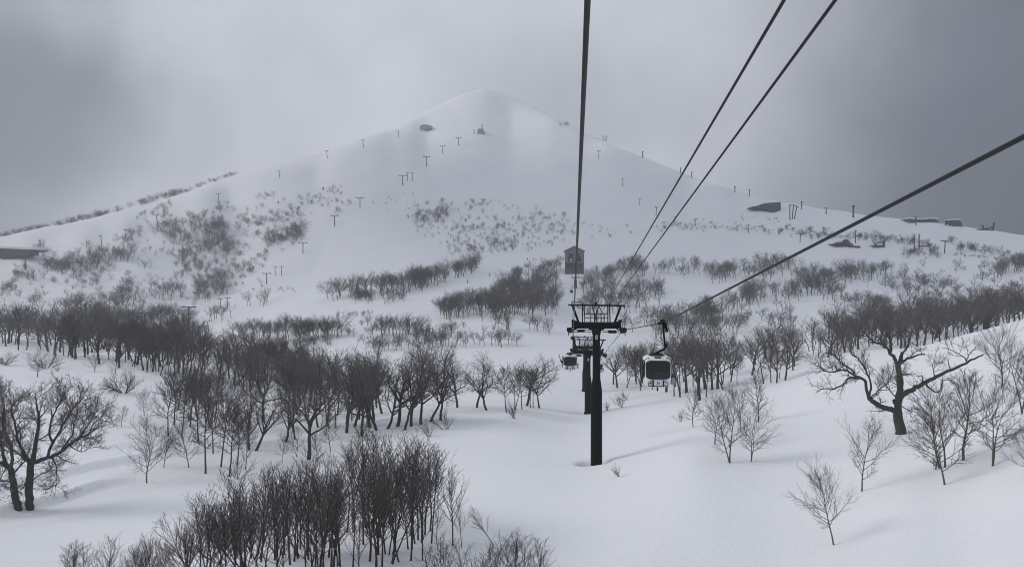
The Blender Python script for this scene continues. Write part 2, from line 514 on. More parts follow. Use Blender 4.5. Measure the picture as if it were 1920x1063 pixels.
# ---------------------------------------------------------------- haze
hv = MB().box(((X0 + X1) / 2, (Y0 + Y1) / 2, (float(Z.min()) - 1.2 + float(Z.max()) + 14) / 2), (X1 - X0 + 12, Y1 - Y0 + 12, float(Z.max() - Z.min()) + 15.2))
M_HAZE = bpy.data.materials.new('haze_air'); M_HAZE.use_nodes = True
_n = M_HAZE.node_tree.nodes; _l = M_HAZE.node_tree.links
_n.clear()
_o = _n.new('ShaderNodeOutputMaterial'); _v = _n.new('ShaderNodeVolumePrincipled')
_v.inputs['Color'].default_value = (0.76, 0.78, 0.83, 1); _v.inputs['Density'].default_value = 0.00035
_v.inputs['Anisotropy'].default_value = 0.0
_l.new(_v.outputs[0], _o.inputs['Volume'])
tag(hv.build('haze', M_HAZE), kind='stuff', label='pale winter haze that veils the upper mountain')

# ---------------------------------------------------------------- unseen cloud meshes, added above the view to shade the far slopes
M_SHADE_CLOUD = mat('shade_cloud_grey', (0.62, 0.64, 0.67), 0.95, var=0.1, scale=0.01)


def shade_cloud(c, rad, seed):
    nu, nv = 56, 28
    th, ph = np.meshgrid(np.arange(nu) * 2 * PI / nu, np.linspace(0.02, PI - 0.02, nv), indexing='ij')
    x, y, z = np.sin(ph) * np.cos(th), np.sin(ph) * np.sin(th), np.cos(ph)
    k = 1 + 0.30 * vnoise(x * 2.1 + 7 * seed, y * 2.1 + z, seed) + 0.12 * vnoise(x * 5.3, y * 5.3 + 2 * z, seed + 3)
    Vc = np.stack([c[0] + rad[0] * k * x, c[1] + rad[1] * k * y, c[2] + rad[2] * k * z], 2).reshape(-1, 3)
    i, j = np.meshgrid(np.arange(nu), np.arange(nv - 1), indexing='ij')
    a, b = i * nv + j, ((i + 1) % nu) * nv + j
    tag(link('cloud', mesh_np('cloud', Vc, np.stack([a, a + 1, b + 1, b], 2).reshape(-1, 4), smooth=True), M_SHADE_CLOUD), kind='stuff', label='unseen grey cloud mesh added to shade the far slopes')


shade_cloud((-470, 590, 500), (350, 300, 45), 1)  # added blocker that keeps sun off the right plateau
shade_cloud((-430, 850, 520), (180, 150, 45), 2)  # added blocker that keeps sun off the mountain face

# ---------------------------------------------------------------- ropes of the cable car


def path_at(pts, y):
    ys = [p[1] for p in pts]
    return Vector((float(np.interp(y, ys, [p[0] for p in pts])), y, float(np.interp(y, ys, [p[2] for p in pts]))))


def XL(y): return 0.15 + 0.076 * y


ROPE_L = [(XL(-16), -16, 5.1), (XL(0), 0, 3.5), (XL(77), 77, -4.5), (XL(124), 124, -11.2), (XL(150), 150, -12.6), (XL(210), 210, -11.8), (XL(280), 280, -8.6), (XL(340), 340, -4.6), (XL(397), 397, 2.6), (XL(436), 436, 9.8)]
ROPE_R = [(4.10, -16, 4.5), (5.2, 0, 2.68), (5.86, 9, 1.68), (8.43, 44, -2.2), (10.84, 77, -4.55), (14.4, 124, -11.2), (16.3, 150, -12.6), (XL(210) + 4.9, 210, -12.2), (XL(280) + 4.6, 280, -9.0), (XL(340) + 4.0, 340, -5.0), (XL(397) + 3.4, 397, 2.6), (XL(436) + 3, 436, 9.8)]


def strand_rope(name, pts, rad, detail_to, label):
    ys = np.concatenate([np.arange(pts[0][1], detail_to, 0.022), np.arange(detail_to, 160, 2.0), np.arange(160, pts[-1][1], 6.0), [pts[-1][1]]])
    pa = np.array(pts)
    C = np.stack([np.interp(ys, pa[:, 1], pa[:, 0]), ys, np.interp(ys, pa[:, 1], pa[:, 2])], 1)
    n = 24
    th = np.arange(n) * 2 * PI / n
    tw = 2 * PI * ys / 0.42
    r = rad * (1 + 0.10 * np.abs(np.cos(3 * (th[None] - tw[:, None]))) - 0.05)
    ring = np.stack([np.cos(th), np.zeros(n), np.sin(th)], 1)
    Vv = (C[:, None] + r[:, :, None] * ring[None]).reshape(-1, 3)
    i, k = np.meshgrid(np.arange(len(ys) - 1), np.arange(n), indexing='ij')
    qd = np.stack([(i * n + k), (i * n + (k + 1) % n), ((i + 1) * n + (k + 1) % n), ((i + 1) * n + k)], 2).reshape(-1, 4)
    return tag(link(name, mesh_np(name, Vv, qd, smooth=True), M_ROPE), label, 'steel rope', 'haul ropes of the cable car')


strand_rope('haul_rope', ROPE_L, 0.031, 34, 'thick twisted steel haul rope running straight up overhead to the arm carrying the far cabin')
strand_rope('haul_rope', ROPE_R, 0.033, 34, 'thick twisted steel haul rope from which the nearest large white cabin hangs')
for (x8, xt, lab) in ((2.76, 8.96, 'thin black cable nearer the twisted rope, running to the tower top'), (3.28, 9.50, 'thin black cable farther from the twisted rope, running to the tower top')):
    sx_ = (xt - x8) / 69.0
    pts = [(x8 - sx_ * 28, -20, 2.87 + 28 * 0.0767), (x8, 8, 2.87), (xt, 77, -2.42), (xt + 2.6, 124, -9.2), (xt + 4.6, 150, -10.7)]
    tag(MB().tube(pts, 0.019, 10).build('signal_cable', M_CABLE, smooth=True), lab, 'cable', 'signal cables of the cable car')

# ---------------------------------------------------------------- cable car towers
ROPE_AZ = -math.atan(0.076)


def text_mesh(name, body, size, parent, loc, material):
    cu = bpy.data.curves.new(name, 'FONT'); cu.body = body; cu.size = size; cu.align_x = 'CENTER'; cu.align_y = 'CENTER'; cu.extrude = 0.004
    t = bpy.data.objects.new(name, cu); COL.objects.link(t)
    dg = bpy.context.evaluated_depsgraph_get()
    me = bpy.data.meshes.new_from_object(t.evaluated_get(dg))
    bpy.data.objects.remove(t)
    o = link(name, me, material, parent); o.location = loc; o.rotation_euler = (PI / 2, 0, 0)
    return o


def lift_tower(base, rope_z, label, digits, cabinet=True):
    H = rope_z - base.z                       # foot to crossbeam
    root = empty('cable_car_tower', base, label, 'lift tower', 'steel towers of the cable car', (0, 0, ROPE_AZ))
    m = MB()
    neck = max(H * 0.36, 3.6)
    zf = H - 0.35
    m.tube([(0, 0, -1.5), (0, 0, zf - neck - 0.9), (0, 0, zf - neck + 0.3), (0, 0, zf - 0.7), (0, 0, zf)], [0.57, 0.55, 0.385, 0.36, 0.50], 20, True)
    m.build('mast', M_TOWER, root, smooth=False)
    fl = MB().tube([(0, 0, -0.9), (0, 0, 0.28)], [0.68, 0.66], 20)
    for k in range(12):
        a = 2 * PI * k / 12
        fl.tube([(0.61 * math.cos(a), 0.61 * math.sin(a), 0.28), (0.61 * math.cos(a), 0.61 * math.sin(a), 0.4)], 0.035, 6)
    fl.build('foot_flange', M_TOWER, root)
    cb = MB().box((0, 0, H), (4.75, 0.55, 0.62))
    cb.box((0, 0, H - 0.33), (1.5, 0.6, 0.2)); cb.box((0, -0.01, H - 0.2), (1.0, 0.62, 0.5))
    cb.box((-2.1, 0, H + 0.1), (0.62, 0.62, 0.66)); cb.box((2.12, 0, H + 0.06), (0.5, 0.64, 0.62))
    cb.build('crossbeam', M_TOWER, root, bevel=0.02)
    g = MB()
    zt = H + 1.98
    g.bar((-2.75, 0, zt), (2.75, 0, zt - 0.06), 0.16, 0.16)
    g.bar((-1.75, 0, H + 0.3), (-2.35, 0, zt), 0.34, 0.22); g.bar((1.78, 0, H + 0.3), (2.38, 0, zt - 0.05), 0.22, 0.2)
    g.bar((-1.36, 0.0, H + 0.3), (-1.36, 0.0, zt + 0.18), 0.1); g.bar((1.32, 0, H + 0.3), (1.27, 0, zt + 0.2), 0.11)
    g.bar((-2.45, 0.1, zt + 0.27), (-1.45, 0.1, zt + 0.27), 0.06)
    g.bar((-2.42, 0.1, zt), (-2.42, 0.1, zt + 0.27), 0.05); g.bar((-1.5, 0.1, zt), (-1.5, 0.1, zt + 0.27), 0.05)
    g.build('gantry_frame', M_TOWER, root)
    hd = MB().tube([(-0.06, 0, zt + 0.02), (-0.06, 0, zt + 0.24), (-0.06, 0, zt + 0.3)], [0.11, 0.12, 0.03], 10)
    hd.build('cable_clamp', M_TOWER, root, smooth=True)
    for (yy) in (-0.75, 0.75):
        r = MB()
        for zz in (0.72, 1.12): r.bar((-1.15, yy, H + zz), (1.12, yy, H + zz), 0.045)
        for xx in (-1.14, -0.55, -0.2, 0.05, 0.45, 0.75, 1.1): r.bar((xx, yy, H + 0.28), (xx, yy, H + 1.14), 0.05)
        r.bar((-1.15, yy, H + 0.3), (-1.15, yy, zt - 0.1), 0.05); r.bar((1.1, yy, H + 0.3), (1.1, yy, zt - 0.1), 0.055)
        r.bar((-0.38, yy, zt - 0.1), (0.02, yy, H + 0.4), 0.05); r.bar((0.25, yy, zt - 0.1), (0.62, yy, H + 1.1), 0.05); r.bar((0.2, yy, zt - 0.1), (-0.15, yy, H + 0.4), 0.05)
        r.build('handrail', M_STEEL, root)
    w = MB().box((0, -0.62, H + 0.26), (4.3, 0.5, 0.05)).box((0, 0.62, H + 0.26), (4.3, 0.5, 0.05))
    w.box((1.5, -0.6, H - 0.58), (0.75, 1.5, 0.22)).box((-1.5, -0.3, H - 0.52), (0.7, 1.2, 0.2))
    w.bar((0.3, 0, H - 0.5), (2.2, 0, H - 0.5), 0.06); w.bar((-2.2, 0, H - 0.45), (-0.3, 0, H - 0.45), 0.06)
    w.build('catwalk', M_TOWER, root)
    for s in (-1, 1):
        x = s * 2.42
        t = MB()
        t.bar((x, -2.2, H - 0.22), (x, 2.2, H - 0.22 - 0.28), 0.16, 0.12)
        t.box((x - s * 0.22, 0, H - 0.15), (0.35, 0.5, 0.3)); t.box((x + s * 0.1, -1.9, H - 0.28), (0.22, 0.7, 0.3)); t.box((x + s * 0.1, 1.9, H - 0.48), (0.22, 0.7, 0.3))
        t.box((x + s * 0.32, -0.2, H - 0.42), (0.28, 1.5, 0.34)); t.bar((x - s * 0.5, -0.9, H - 0.3), (x + s * 0.34, -0.9, H - 0.72), 0.08)
        t.bar((x - s * 0.55, 0.9, H - 0.3), (x + s * 0.34, 0.9, H - 0.75), 0.08); t.bar((x + s * 0.3, -0.9, H - 0.2), (x + s * 0.3, -0.9, H - 0.95), 0.07)
        t.bar((x - s * 1.9, -0.32, H - 0.62), (x + s * 0.3, -0.32, H - 0.66), 0.06); t.box((x - s * 0.15, -0.35, H + 0.42), (0.3, 0.2, 0.3))
        tr = t.build('sheave_train', M_TOWER, root)
        for k in range(6):
            y = -1.9 + 0.76 * k
            zc = H - 0.42 - 0.064 * (y + 2.2)
            sh = MB().tube([(x + s * 0.02, y, zc), (x + s * 0.14, y, zc)], 0.23, 14)
            sh.tube([(x, y, zc), (x + s * 0.2, y, zc)], 0.06, 8)
            sh.build('sheave', M_STEEL, tr, smooth=False)
    # ladder up the shaft
    la = MB(); y0, y1 = -0.2, 0.2
    for yy in (y0, y1): la.bar((yy, 0.74, 0.5), (yy, 0.74, H - 0.5), 0.035)
    for k in range(int((H - 1) / 0.33)): la.bar((y0, 0.74, 0.6 + k * 0.33), (y1, 0.74, 0.6 + k * 0.33), 0.022)
    for k in range(3): la.bar((0, 0.3, H * (0.15 + 0.33 * k)), (0, 0.74, H * (0.15 + 0.33 * k)), 0.04)
    la.build('ladder', M_STEEL, root)
    pl = MB().box((0.0, -0.375, H - 1.15), (0.26, 0.02, 0.44)).build('number_plate', M_PLATE, root)
    for i, d in enumerate(digits):
        text_mesh('numeral', d, 0.17, pl, (-0.03, -0.387, H - 1.05 - 0.2 * i), M_INK)
    if cabinet:
        MB().box((-0.75, -0.5, H + 1.45), (0.42, 0.16, 0.7)).build('control_cabinet', M_CREAM, root, bevel=0.01)
        k = MB().tube([(-1.0, -0.6, H + 1.1), (-0.7, -0.62, H + 1.2), (-0.5, -0.6, H + 0.98), (-0.1, -0.6, H + 1.05), (0.1, -0.6, H + 1.7)], 0.03, 6)
        k.build('wire_loop', M_CABLE, root, smooth=True)
    return root


def rope_mid(y): return (path_at(ROPE_L, y) + path_at(ROPE_R, y)) / 2


for (Y, lab, dg_, cab_) in ((77, 'nearest black steel cable car tower with a cream cabinet on its top frame', '36', True), (124, 'second black cable car tower, partly hidden behind the nearest one', '35', False), (150, 'shortest and farthest of the three black cable car towers', '34', False)):
    p = rope_mid(Y)
    if Y == 77: p.x = TX + 0.12
    p.z = ground_z(p.x, p.y) + (0.25 if Y == 77 else 0)
    # the plate's marks are too small to read in the photo: only a stacked pair of strokes
    lift_tower(p, path_at(ROPE_L, Y).z + 0.42, lab, '88', cab_)

# ---------------------------------------------------------------- cabins
SEC = [(-1.80, .86, .90), (-1.83, 1.16, 1.22), (-1.90, 1.38, 1.46), (-2.05, 1.50, 1.60), (-2.30, 1.565, 1.68), (-2.60, 1.58, 1.72), (-2.90, 1.565, 1.72), (-3.15, 1.52, 1.70), (-3.36, 1.43, 1.66), (-3.46, 1.28, 1.54), (-3.50, 1.0, 1.3)]


def half(z, ax):
    zs = [-s[0] for s in SEC]
    return float(np.interp(-z, zs, [s[ax] for s in SEC])) / 2


def loft(sec, n=48, ex=5.0):
    vs, fs = [], []
    for z, w, d in sec:
        for k in range(n):
            a = 2 * PI * k / n
            c, s = math.cos(a), math.sin(a)
            q = (abs(c) ** ex + abs(s) ** ex) ** (-1 / ex)
            vs.append((c * q * w / 2, s * q * d / 2, z))
    m = len(sec)
    for i in range(m - 1):
        fs += [(i * n + k, i * n + (k + 1) % n, (i + 1) * n + (k + 1) % n, (i + 1) * n + k) for k in range(n)]
    fs += [tuple(range(n)), tuple((m - 1) * n + k for k in range(n - 1, -1, -1))]
    return vs, fs


def pane_patch(mb, face, zt, zb, hw, off, ex=6.0):
    """rounded window pane lying just proud of the shell"""
    rings, n = 7, 40
    zc, hh = (zt + zb) / 2, (zt - zb) / 2
    vs = []
    for r in range(rings + 1):
        f = r / rings
        for k in range(n):
            a = 2 * PI * k / n; c, s = math.cos(a), math.sin(a)
            q = (abs(c) ** ex + abs(s) ** ex) ** (-1 / ex)
            x, z = c * q * hw * f, zc + s * q * hh * f
            if face in ('front', 'back'):
                W_, D_ = half(z, 1), half(z, 2)
                y = D_ * max(1 - (abs(x) / W_) ** 5.0, 0.02) ** (1 / 5.0) + off
                vs.append((x, -y if face == 'front' else y, z))
            else:
                W_, D_ = half(z, 2), half(z, 1)
                y = D_ * max(1 - (abs(x) / W_) ** 5.0, 0.02) ** (1 / 5.0) + off
                vs.append((-y if face == 'left' else y, x, z))
    fs = []
    for r in range(rings):
        fs += [(r * n + k, r * n + (k + 1) % n, (r + 1) * n + (k + 1) % n, (r + 1) * n + k) for k in range(n)]
    return mb.add(vs, fs)


def make_cabin(loc, label, rack=False, rot=ROPE_AZ):
    root = empty('gondola_cabin', loc, label, 'gondola', 'white cabins of the cable car', (0, 0, rot))
    ox = -0.36
    sh = MB(); v, f = loft(SEC); sh.add([(a + ox, b, c) for a, b, c in v], f)
    shell = sh.build('shell', M_WHITE, root, smooth=True)

    def part(mb, name, material, parent=root, smooth=False):
        mb.v = [(a + ox, b, c) for a, b, c in mb.v]
        return mb.build(name, material, parent, smooth)
    for face, hw in (('front', 0.645), ('back', 0.645), ('left', 0.69), ('right', 0.69)):
        wd = part(pane_patch(MB(), face, -2.03, -3.05, hw + 0.03, 0.006), 'window_seal', M_RUBBER, smooth=True)
        part(pane_patch(MB(), face, -2.065, -3.015, hw - 0.005, 0.014), 'pane', M_GLASS, wd, True)
    roof = MB()
    v, f = loft([(-1.70, .4, .5), (-1.73, .7, .9), (-1.79, .86, 1.0), (-1.815, .9, 1.05)], 40)
    roof.add(v, f)
    part(roof, 'roof', M_RUBBER, smooth=True)
    rim = MB()
    for sx in (-1, 1):
        rim.tube([(sx * 0.45, -0.80, -1.86), (sx * 0.66, -0.78, -1.94), (sx * 0.745, -0.75, -2.12)], 0.022, 6)
    rim.box((0.0, -0.70, -1.86), (0.36, 0.1, 0.07))
    part(rim, 'roof_trim', M_RUBBER)
    # lower basket on the front: frame, two dark straps, number panel
    bk = MB()
    y = -0.86
    bk.tube([(-0.52, y, -3.42), (-0.53, y - 0.03, -3.25), (-0.42, y - 0.04, -3.15), (0.42, y - 0.04, -3.15), (0.54, y - 0.03, -3.25), (0.52, y, -3.42)], 0.02, 6)
    bk.tube([(-0.52, y, -3.42), (0.52, y, -3.42)], 0.022, 6)
    part(bk, 'basket_frame', M_STEEL)
    for sx in (-0.28, 0.28):
        part(MB().box((sx, y - 0.05, -3.27), (0.065, 0.05, 0.36)), 'strap', M_RUBBER)
    pn = part(MB().box((0, y - 0.045, -3.25), (0.46, 0.03, 0.27)), 'number_panel', M_WHITE)
    text_mesh('numeral', '36', 0.22, pn, (ox + 0.0, y - 0.065, -3.25), M_INK)
    part(MB().box((0.02, y - 0.03, -3.425), (0.42, 0.05, 0.03)), 'panel_sill', M_STEEL)
    part(MB().box((-0.41, y - 0.03, -3.26), (0.10, 0.02, 0.05)), 'badge', M_STEEL)
    part(MB().tube([(0.02, -0.3, -3.48), (0.02, -0.3, -3.76)], 0.045, 8), 'guide_pin', M_RUBBER)
    bx = part(MB().box((0.86, -0.2, -3.17), (0.15, 0.7, 0.42)), 'ski_box', M_GREY)
    part(MB().box((0.86, -0.2, -2.93), (0.19, 0.74, 0.06)), 'ski_box_lid', M_RUBBER, bx)
    dr = MB().tube([(-0.815, -0.55, -2.0), (-0.84, -0.55, -2.6), (-0.815, -0.55, -3.3)], 0.025, 6)
    dr.tube([(-0.815, 0.55, -2.0), (-0.84, 0.55, -2.6), (-0.815, 0.55, -3.3)], 0.025, 6)
    part(dr, 'door_rail', M_RUBBER)
    if rack:
        sk = MB().bar((-1.25, -0.3, -1.75), (-0.98, -0.3, -2.75), 0.13, 0.06).bar((-1.22, -0.1, -1.85), (-0.95, -0.1, -2.8), 0.1, 0.05)
        sk.bar((-1.02, -0.2, -2.45), (-0.8, -0.2, -2.9), 0.16, 0.1); sk.bar((-1.1, -0.2, -2.62), (-0.76, -0.2, -2.62), 0.05)
        part(sk, 'ski_rack', M_STEEL)
    h = MB()
    h.tube([(0, 0, 0.02), (0.03, 0, -0.45), (0.09, 0, -1.1), (0.12, 0, -1.38), (0.06, 0, -1.47), (-0.2, 0, -1.58), (-0.42, 0, -1.72)], [0.055, 0.055, 0.05, 0.055, 0.06, 0.055, 0.07], 10)
    h.box((0.14, 0, -1.25), (0.12, 0.16, 0.2)); h.box((-0.42, 0, -1.72), (0.5, 0.6, 0.08))
    h.build('hanger', M_TOWER, root, smooth=False)
    gr = MB().box((0.0, 0, 0.0), (0.22, 1.05, 0.16)).box((0.08, -0.05, -0.18), (0.22, 0.4, 0.3)).box((0.22, 0.1, -0.42), (0.12, 0.25, 0.18)).box((-0.1, 0, -0.02), (0.4, 0.25, 0.1))
    gr.tube([(-0.1, -0.5, 0.06), (0.12, -0.5, 0.06)], 0.12, 10); gr.tube([(-0.1, 0.5, 0.06), (0.12, 0.5, 0.06)], 0.12, 10)
    gr.build('grip', M_TOWER, root)
    return root


make_cabin(path_at(ROPE_R, 44), 'nearest and largest white cabin with dark window, hanging before the bare trees')
make_cabin(path_at(ROPE_L, 88), 'white cabin with a ski rack out on one side, just beyond the nearest tower', rack=True)
c3 = make_cabin(path_at(ROPE_R, 137), 'white cabin half hidden behind the mast of the nearest tower')
c4 = copy_tree(c3, path_at(ROPE_L, 368), label='tiny far cabin on the haul rope just below the gabled station')

# ---------------------------------------------------------------- gabled station where the ropes end
st_p = at(1077, 514)
sc_ = st_p.y / F
root = empty('gabled_station', st_p, 'tall grey gabled lift station on a dark base where the ropes end', 'lift station', rot=(0, 0, ROPE_AZ))
Wd, eave, peak, base_h, Dp = 36.0 * sc_, 43.0 * sc_, 51.5 * sc_, 20 * sc_, 17.0
wl0 = MB().prism([(-Wd / 2, 0, base_h), (Wd / 2, 0, base_h), (Wd / 2, 0, eave), (0, 0, peak), (-Wd / 2, 0, eave)], (0, Dp, 0))
wall = wl0.build('wall', M_WALL, root)
MB().box((0, Dp / 2 + 0.4, base_h / 2 - 2.0), (Wd * 0.985, Dp - 0.5, base_h + 3.9)).build('dark_base', M_BASE, root)
rf = MB()
for s in (-1, 1):
    rf.prism([(0, -0.5, peak + 0.02), (s * (Wd / 2 + 0.45), -0.5, eave - 0.2), (s * (Wd / 2 + 0.45), -0.5, eave + 0.1), (0, -0.5, peak + 0.35)], (0, Dp + 1, 0))
rf.build('roof', M_DARKW, root)
sn = MB()
for s in (-1, 1):
    sn.prism([(0, 1.2, peak + 0.36), (s * (Wd / 2 + 0.3), 1.2, eave + 0.12), (s * (Wd / 2 + 0.3), 1.2, eave + 0.4), (0, 1.2, peak + 0.7)], (0, Dp - 1.5, 0))
sn.build('roof_snow', M_SNOWCAP, root)
tr = MB().box((0, -0.06, base_h + 0.15), (Wd, 0.14, 0.3)).box((-Wd / 2 + 0.12, -0.06, (base_h + eave) / 2), (0.24, 0.14, eave - base_h)).box((Wd / 2 - 0.12, -0.06, (base_h + eave) / 2), (0.24, 0.14, eave - base_h))
tr.build('corner_trim', M_BASE, root)
for (xa, xb, za, zb) in ((-0.335, -0.06, 24, 32.5), (0.06, 0.335, 24, 32.5), (-0.27, -0.06, 33, 38), (0.06, 0.27, 33, 38)):
    wf = MB().box(((xa + xb) / 2 * Wd, -0.03, (za + zb) / 2 * sc_), ((xb - xa) * Wd, 0.1, (zb - za) * sc_)).build('window', M_DARKW, root)
    MB().box(((xa + xb) / 2 * Wd, -0.06, (za + zb) / 2 * sc_), ((xb - xa) * Wd - 0.4, 0.1, (zb - za) * sc_ - 0.4)).build('pane', M_GLASS, wf)
MB().box((-0.18 * Wd, -0.16, 27 * sc_), (1.5, 0.12, 1.4)).build('notice_board', M_PLATE, root)
MB().box((0, 0.08, base_h * 0.62), (Wd * 0.8, 0.2, 0.5)).box((0, 0.08, base_h * 0.9), (Wd * 0.96, 0.25, 0.4)).build('base_beam', M_DARKW, root)
# the short pylon before the station
p = on(1079, 398)
t = empty('station_pylon', p, 'short grey pylon standing on the snow just below the gabled station', 'pylon', rot=(0, 0, ROPE_AZ))
hp = 3.0 - p.z
MB().tube([(0, 0, -1), (0, 0, hp * 0.75), (0, 0, hp)], [0.75, 0.7, 0.4], 12).build('mast', M_GALV, t)
MB().box((0.2, 0, hp), (4.6, 0.5, 0.5)).build('crossbeam', M_GALV, t)
MB().box((0, -0.8, hp * 0.5), (0.5, 0.06, hp * 0.8)).build('ladder', M_WALL, t)

# ---------------------------------------------------------------- chairlift towers


def chair_tower(kind):
    """kind wide: T with a long cross-arm; narrow: slim Y with a short arm. Height 10 m."""
    root = empty('chairlift_tower', (0, 0, 0), 'x', 'chairlift tower')
    r = 0.36 if kind == 'wide' else 0.30
    MB().tube([(0, 0, -1.5), (0, 0, 8.9), (0, 0, 9.5)], [r * 1.15, r, r * 0.8], 10).build('mast', M_GALV, root)
    if kind == 'wide':
        a = MB().box((0, 0, 9.3), (7.4, 0.4, 0.42)).bar((-0.9, 0, 8.5), (-0.2, 0, 9.2), 0.25).bar((0.9, 0, 8.5), (0.2, 0, 9.2), 0.25)
        a.bar((-3.4, 0, 9.4), (-2.6, 0, 9.95), 0.22).bar((3.4, 0, 9.4), (2.6, 0, 9.95), 0.22); a.bar((-2.6, 0, 9.95), (-1.7, 0, 9.95), 0.16); a.bar((2.6, 0, 9.95), (1.7, 0, 9.95), 0.16)
        xs = 3.5
    else:
        a = MB().box((0, 0, 9.0), (3.4, 0.36, 0.36)).bar((-1.4, 0, 9.0), (-1.75, 0, 9.8), 0.2).bar((1.4, 0, 9.0), (1.75, 0, 9.8), 0.2)
        xs = 1.7
    a.build('crossarm', M_GALV, root)
    for s in (-1, 1):
        b = MB().bar((s * xs, -1.6, 9.0), (s * xs, 1.6, 9.0), 0.28)
        for k in range(4): b.tube([(s * xs - 0.1, -1.4 + 0.93 * k, 9.2), (s * xs + 0.1, -1.4 + 0.93 * k, 9.2)], 0.24, 10)
        b.build('sheave_bar', M_STEEL, root)
    return root


proto = {'wide': chair_tower('wide'), 'narrow': chair_tower('narrow')}
used = set()


def put_tower(kind, u, v, h, label, group, lean=0.0, rz=0.0):
    p = at(u, v)
    s = h * p.y / F / 10.0
    rot = (Matrix.Rotation(lean, 3, 'Y') @ Matrix.Rotation(rz, 3, 'Z')).to_euler()
    if kind not in used:
        o = proto[kind]; used.add(kind); o.location = p; o.rotation_euler = rot; o.scale = (s,) * 3
        o['label'] = label; o['group'] = group
    else:
        copy_tree(proto[kind], p, rot, s, label, group)


g = 'wide T-shaped towers of the chairlift up the middle of the mountain'
MID = [(272, 617, 32, 'lowest and largest of the wide T-shaped lift towers, beside the dense dark wood'), (354, 607, 34, 'wide T-shaped lift tower standing among the pale bent trees'),
       (500, 533, 22, 'wide T-shaped lift tower just below a slim pair, low on the open piste'), (568, 475, 21, 'lone wide T-shaped lift tower on the open piste above the lower slim pair'),
       (627, 424, 21, 'wide T-shaped lift tower fourth up from the lowest, at the edge of the scrub'), (675, 390, 20, 'lone wide T-shaped lift tower midway up the bare slope'),
       (755, 348, 20, 'wide T-shaped lift tower beside the upper slim pair'), (800, 312, 19, 'wide T-shaped lift tower third from the top of its line'),
       (830, 288, 15, 'wide T-shaped lift tower second from the top of its line'), (860, 273, 16, 'topmost wide T-shaped lift tower, faint in haze below the summit hut')]
for u, v, h, lab in MID: put_tower('wide', u, v, h, lab, g)
g = 'slim paired lift towers'
for u, v, h, lab in [(413, 580, 22, 'slim lift tower, the first of the lowest pair, among the trees'), (427, 579, 22, 'slim lift tower, the second of the lowest pair, next to a round tree'),
                     (516, 516, 18, 'slim lift tower of the middle pair, the one nearer the scrub'), (528, 516, 18, 'slim lift tower of the middle pair, the one nearer the open piste'),
                     (764, 339, 16, 'slim lift tower of the upper pair, beside a wide tower'), (773, 340, 17, 'slim lift tower of the upper pair, on its open side')]:
    put_tower('narrow', u, v, h, lab, g)
g = 'leaning lift towers along the far ridge side'
LEFT = [(49, 505, 20, 'leaning lift tower below the long brown snow shed'), (191, 460, 20, 'leaning lift tower at the top end of a row of scrub'), (236, 447, 18, 'leaning lift tower above a small patch of bushes'),
        (296, 425, 24, 'lift tower half hidden by a bush at the edge of the scrub'), (411, 381, 20, 'lift tower on bare snow beneath the skyline bushes'), (525, 335, 17, 'faint lift tower on bare snow above the upper scrub'),
        (614, 298, 16, 'faint lift tower right on the skyline beside a low bank'), (682, 277, 16, 'faint lift tower near the skyline, second from the top of its line'), (748, 259, 14, 'faintest and highest lift tower, below the snow-covered hut')]
for u, v, h, lab in LEFT: put_tower('narrow', u, v, h, lab, g, -0.12, 0.5)
g = 'lift towers down the far side of the summit'
for u, v, h, lab in [(1122, 298, 16, 'faint lift tower highest on the far slope below the skyline terminal'), (1167, 349, 15, 'faint lift tower second down on the far slope'), (1199, 384, 12, 'faint lift tower third down on the far slope'),
                     (1230, 405, 18, 'lift tower fourth down on the far slope, seen just beside a cable'), (1265, 419, 14, 'lift tower between the two thin cables, above the bushes'),
                     (1304, 424, 15, 'lift tower at the near end of the row of low bushes'), (1403, 438, 17, 'dark lift tower among bushes below the wedge-shaped lodge'), (1500, 455, 18, 'dark T-shaped lift tower below three joined poles'),
                     (1771, 475, 25, 'dark T-shaped lift tower on the snow beside the double-mast terminal')]:
    put_tower('wide' if u > 1480 else 'narrow', u, v, h, lab, g, 0.06, 0.5)

# ---------------------------------------------------------------- poles on the ridge
g = 'thin poles along the ridge'


def pole(u, v, h, label, wpx=2.2, arm=False):
    p = at(u, v); s = p.y / F
    o = empty('ridge_pole', p, label, 'pole', g)
    MB().tube([(0, 0, -1), (0, 0, h * s)], [wpx * s * 0.55, wpx * s * 0.42], 8).build('shaft', M_GALV, o)
    a = MB()
    if arm: a.box((0, 0, h * s * 0.97), (7 * s, 0.3, 0.35))
    else: a.box((0.1, 0, h * s * 0.92), (wpx * s * 1.5, 0.4, 1.2))
    a.build('cap', M_GALV, o)


for u, v, h, lab, w, a in [(1205, 297, 13, 'thin pole, highest on the ridge', 2, False), (1276, 326, 11, 'thin pole on the ridge, second from the summit side', 1.8, False), (1297, 333, 11, 'thin pole just past a cable on the ridge', 1.8, False),
                           (1378, 361, 11, 'thin pole on the ridge, first of two above the lodge', 1.8, False), (1405, 368, 13, 'thin pole on the ridge nearest the wedge-shaped lodge', 1.8, False),
                           (1503, 392, 14, 'thin pole on the ridge beside the three joined poles', 2, False), (1549, 402, 12, 'short pole with a small crossbar on the ridge', 2, True),
                           (1600, 408, 23, 'tallest and thickest pole on the ridge', 3.4, False), (1717, 422, 15, 'thin pole before the snow-roofed ridge lodge', 2, False), (1604, 456, 24, 'thin pole beside the red lift terminal', 1.8, False)]:
    pole(u, v, h, lab, w, a)
p = at(1486, 411); s = p.y / F
o = empty('triple_pole', p, 'three dark leaning poles joined by a crossbar below the ridge', 'pole frame')
for (x0, x1_, z1) in ((-5, -5, 27), (-1, 2, 27), (3, 8, 24)):
    MB().tube([(x0 * s, 0, -1), (x1_ * s, 0, z1 * s)], 1.0 * s, 8).build('pole', M_GALV, o)
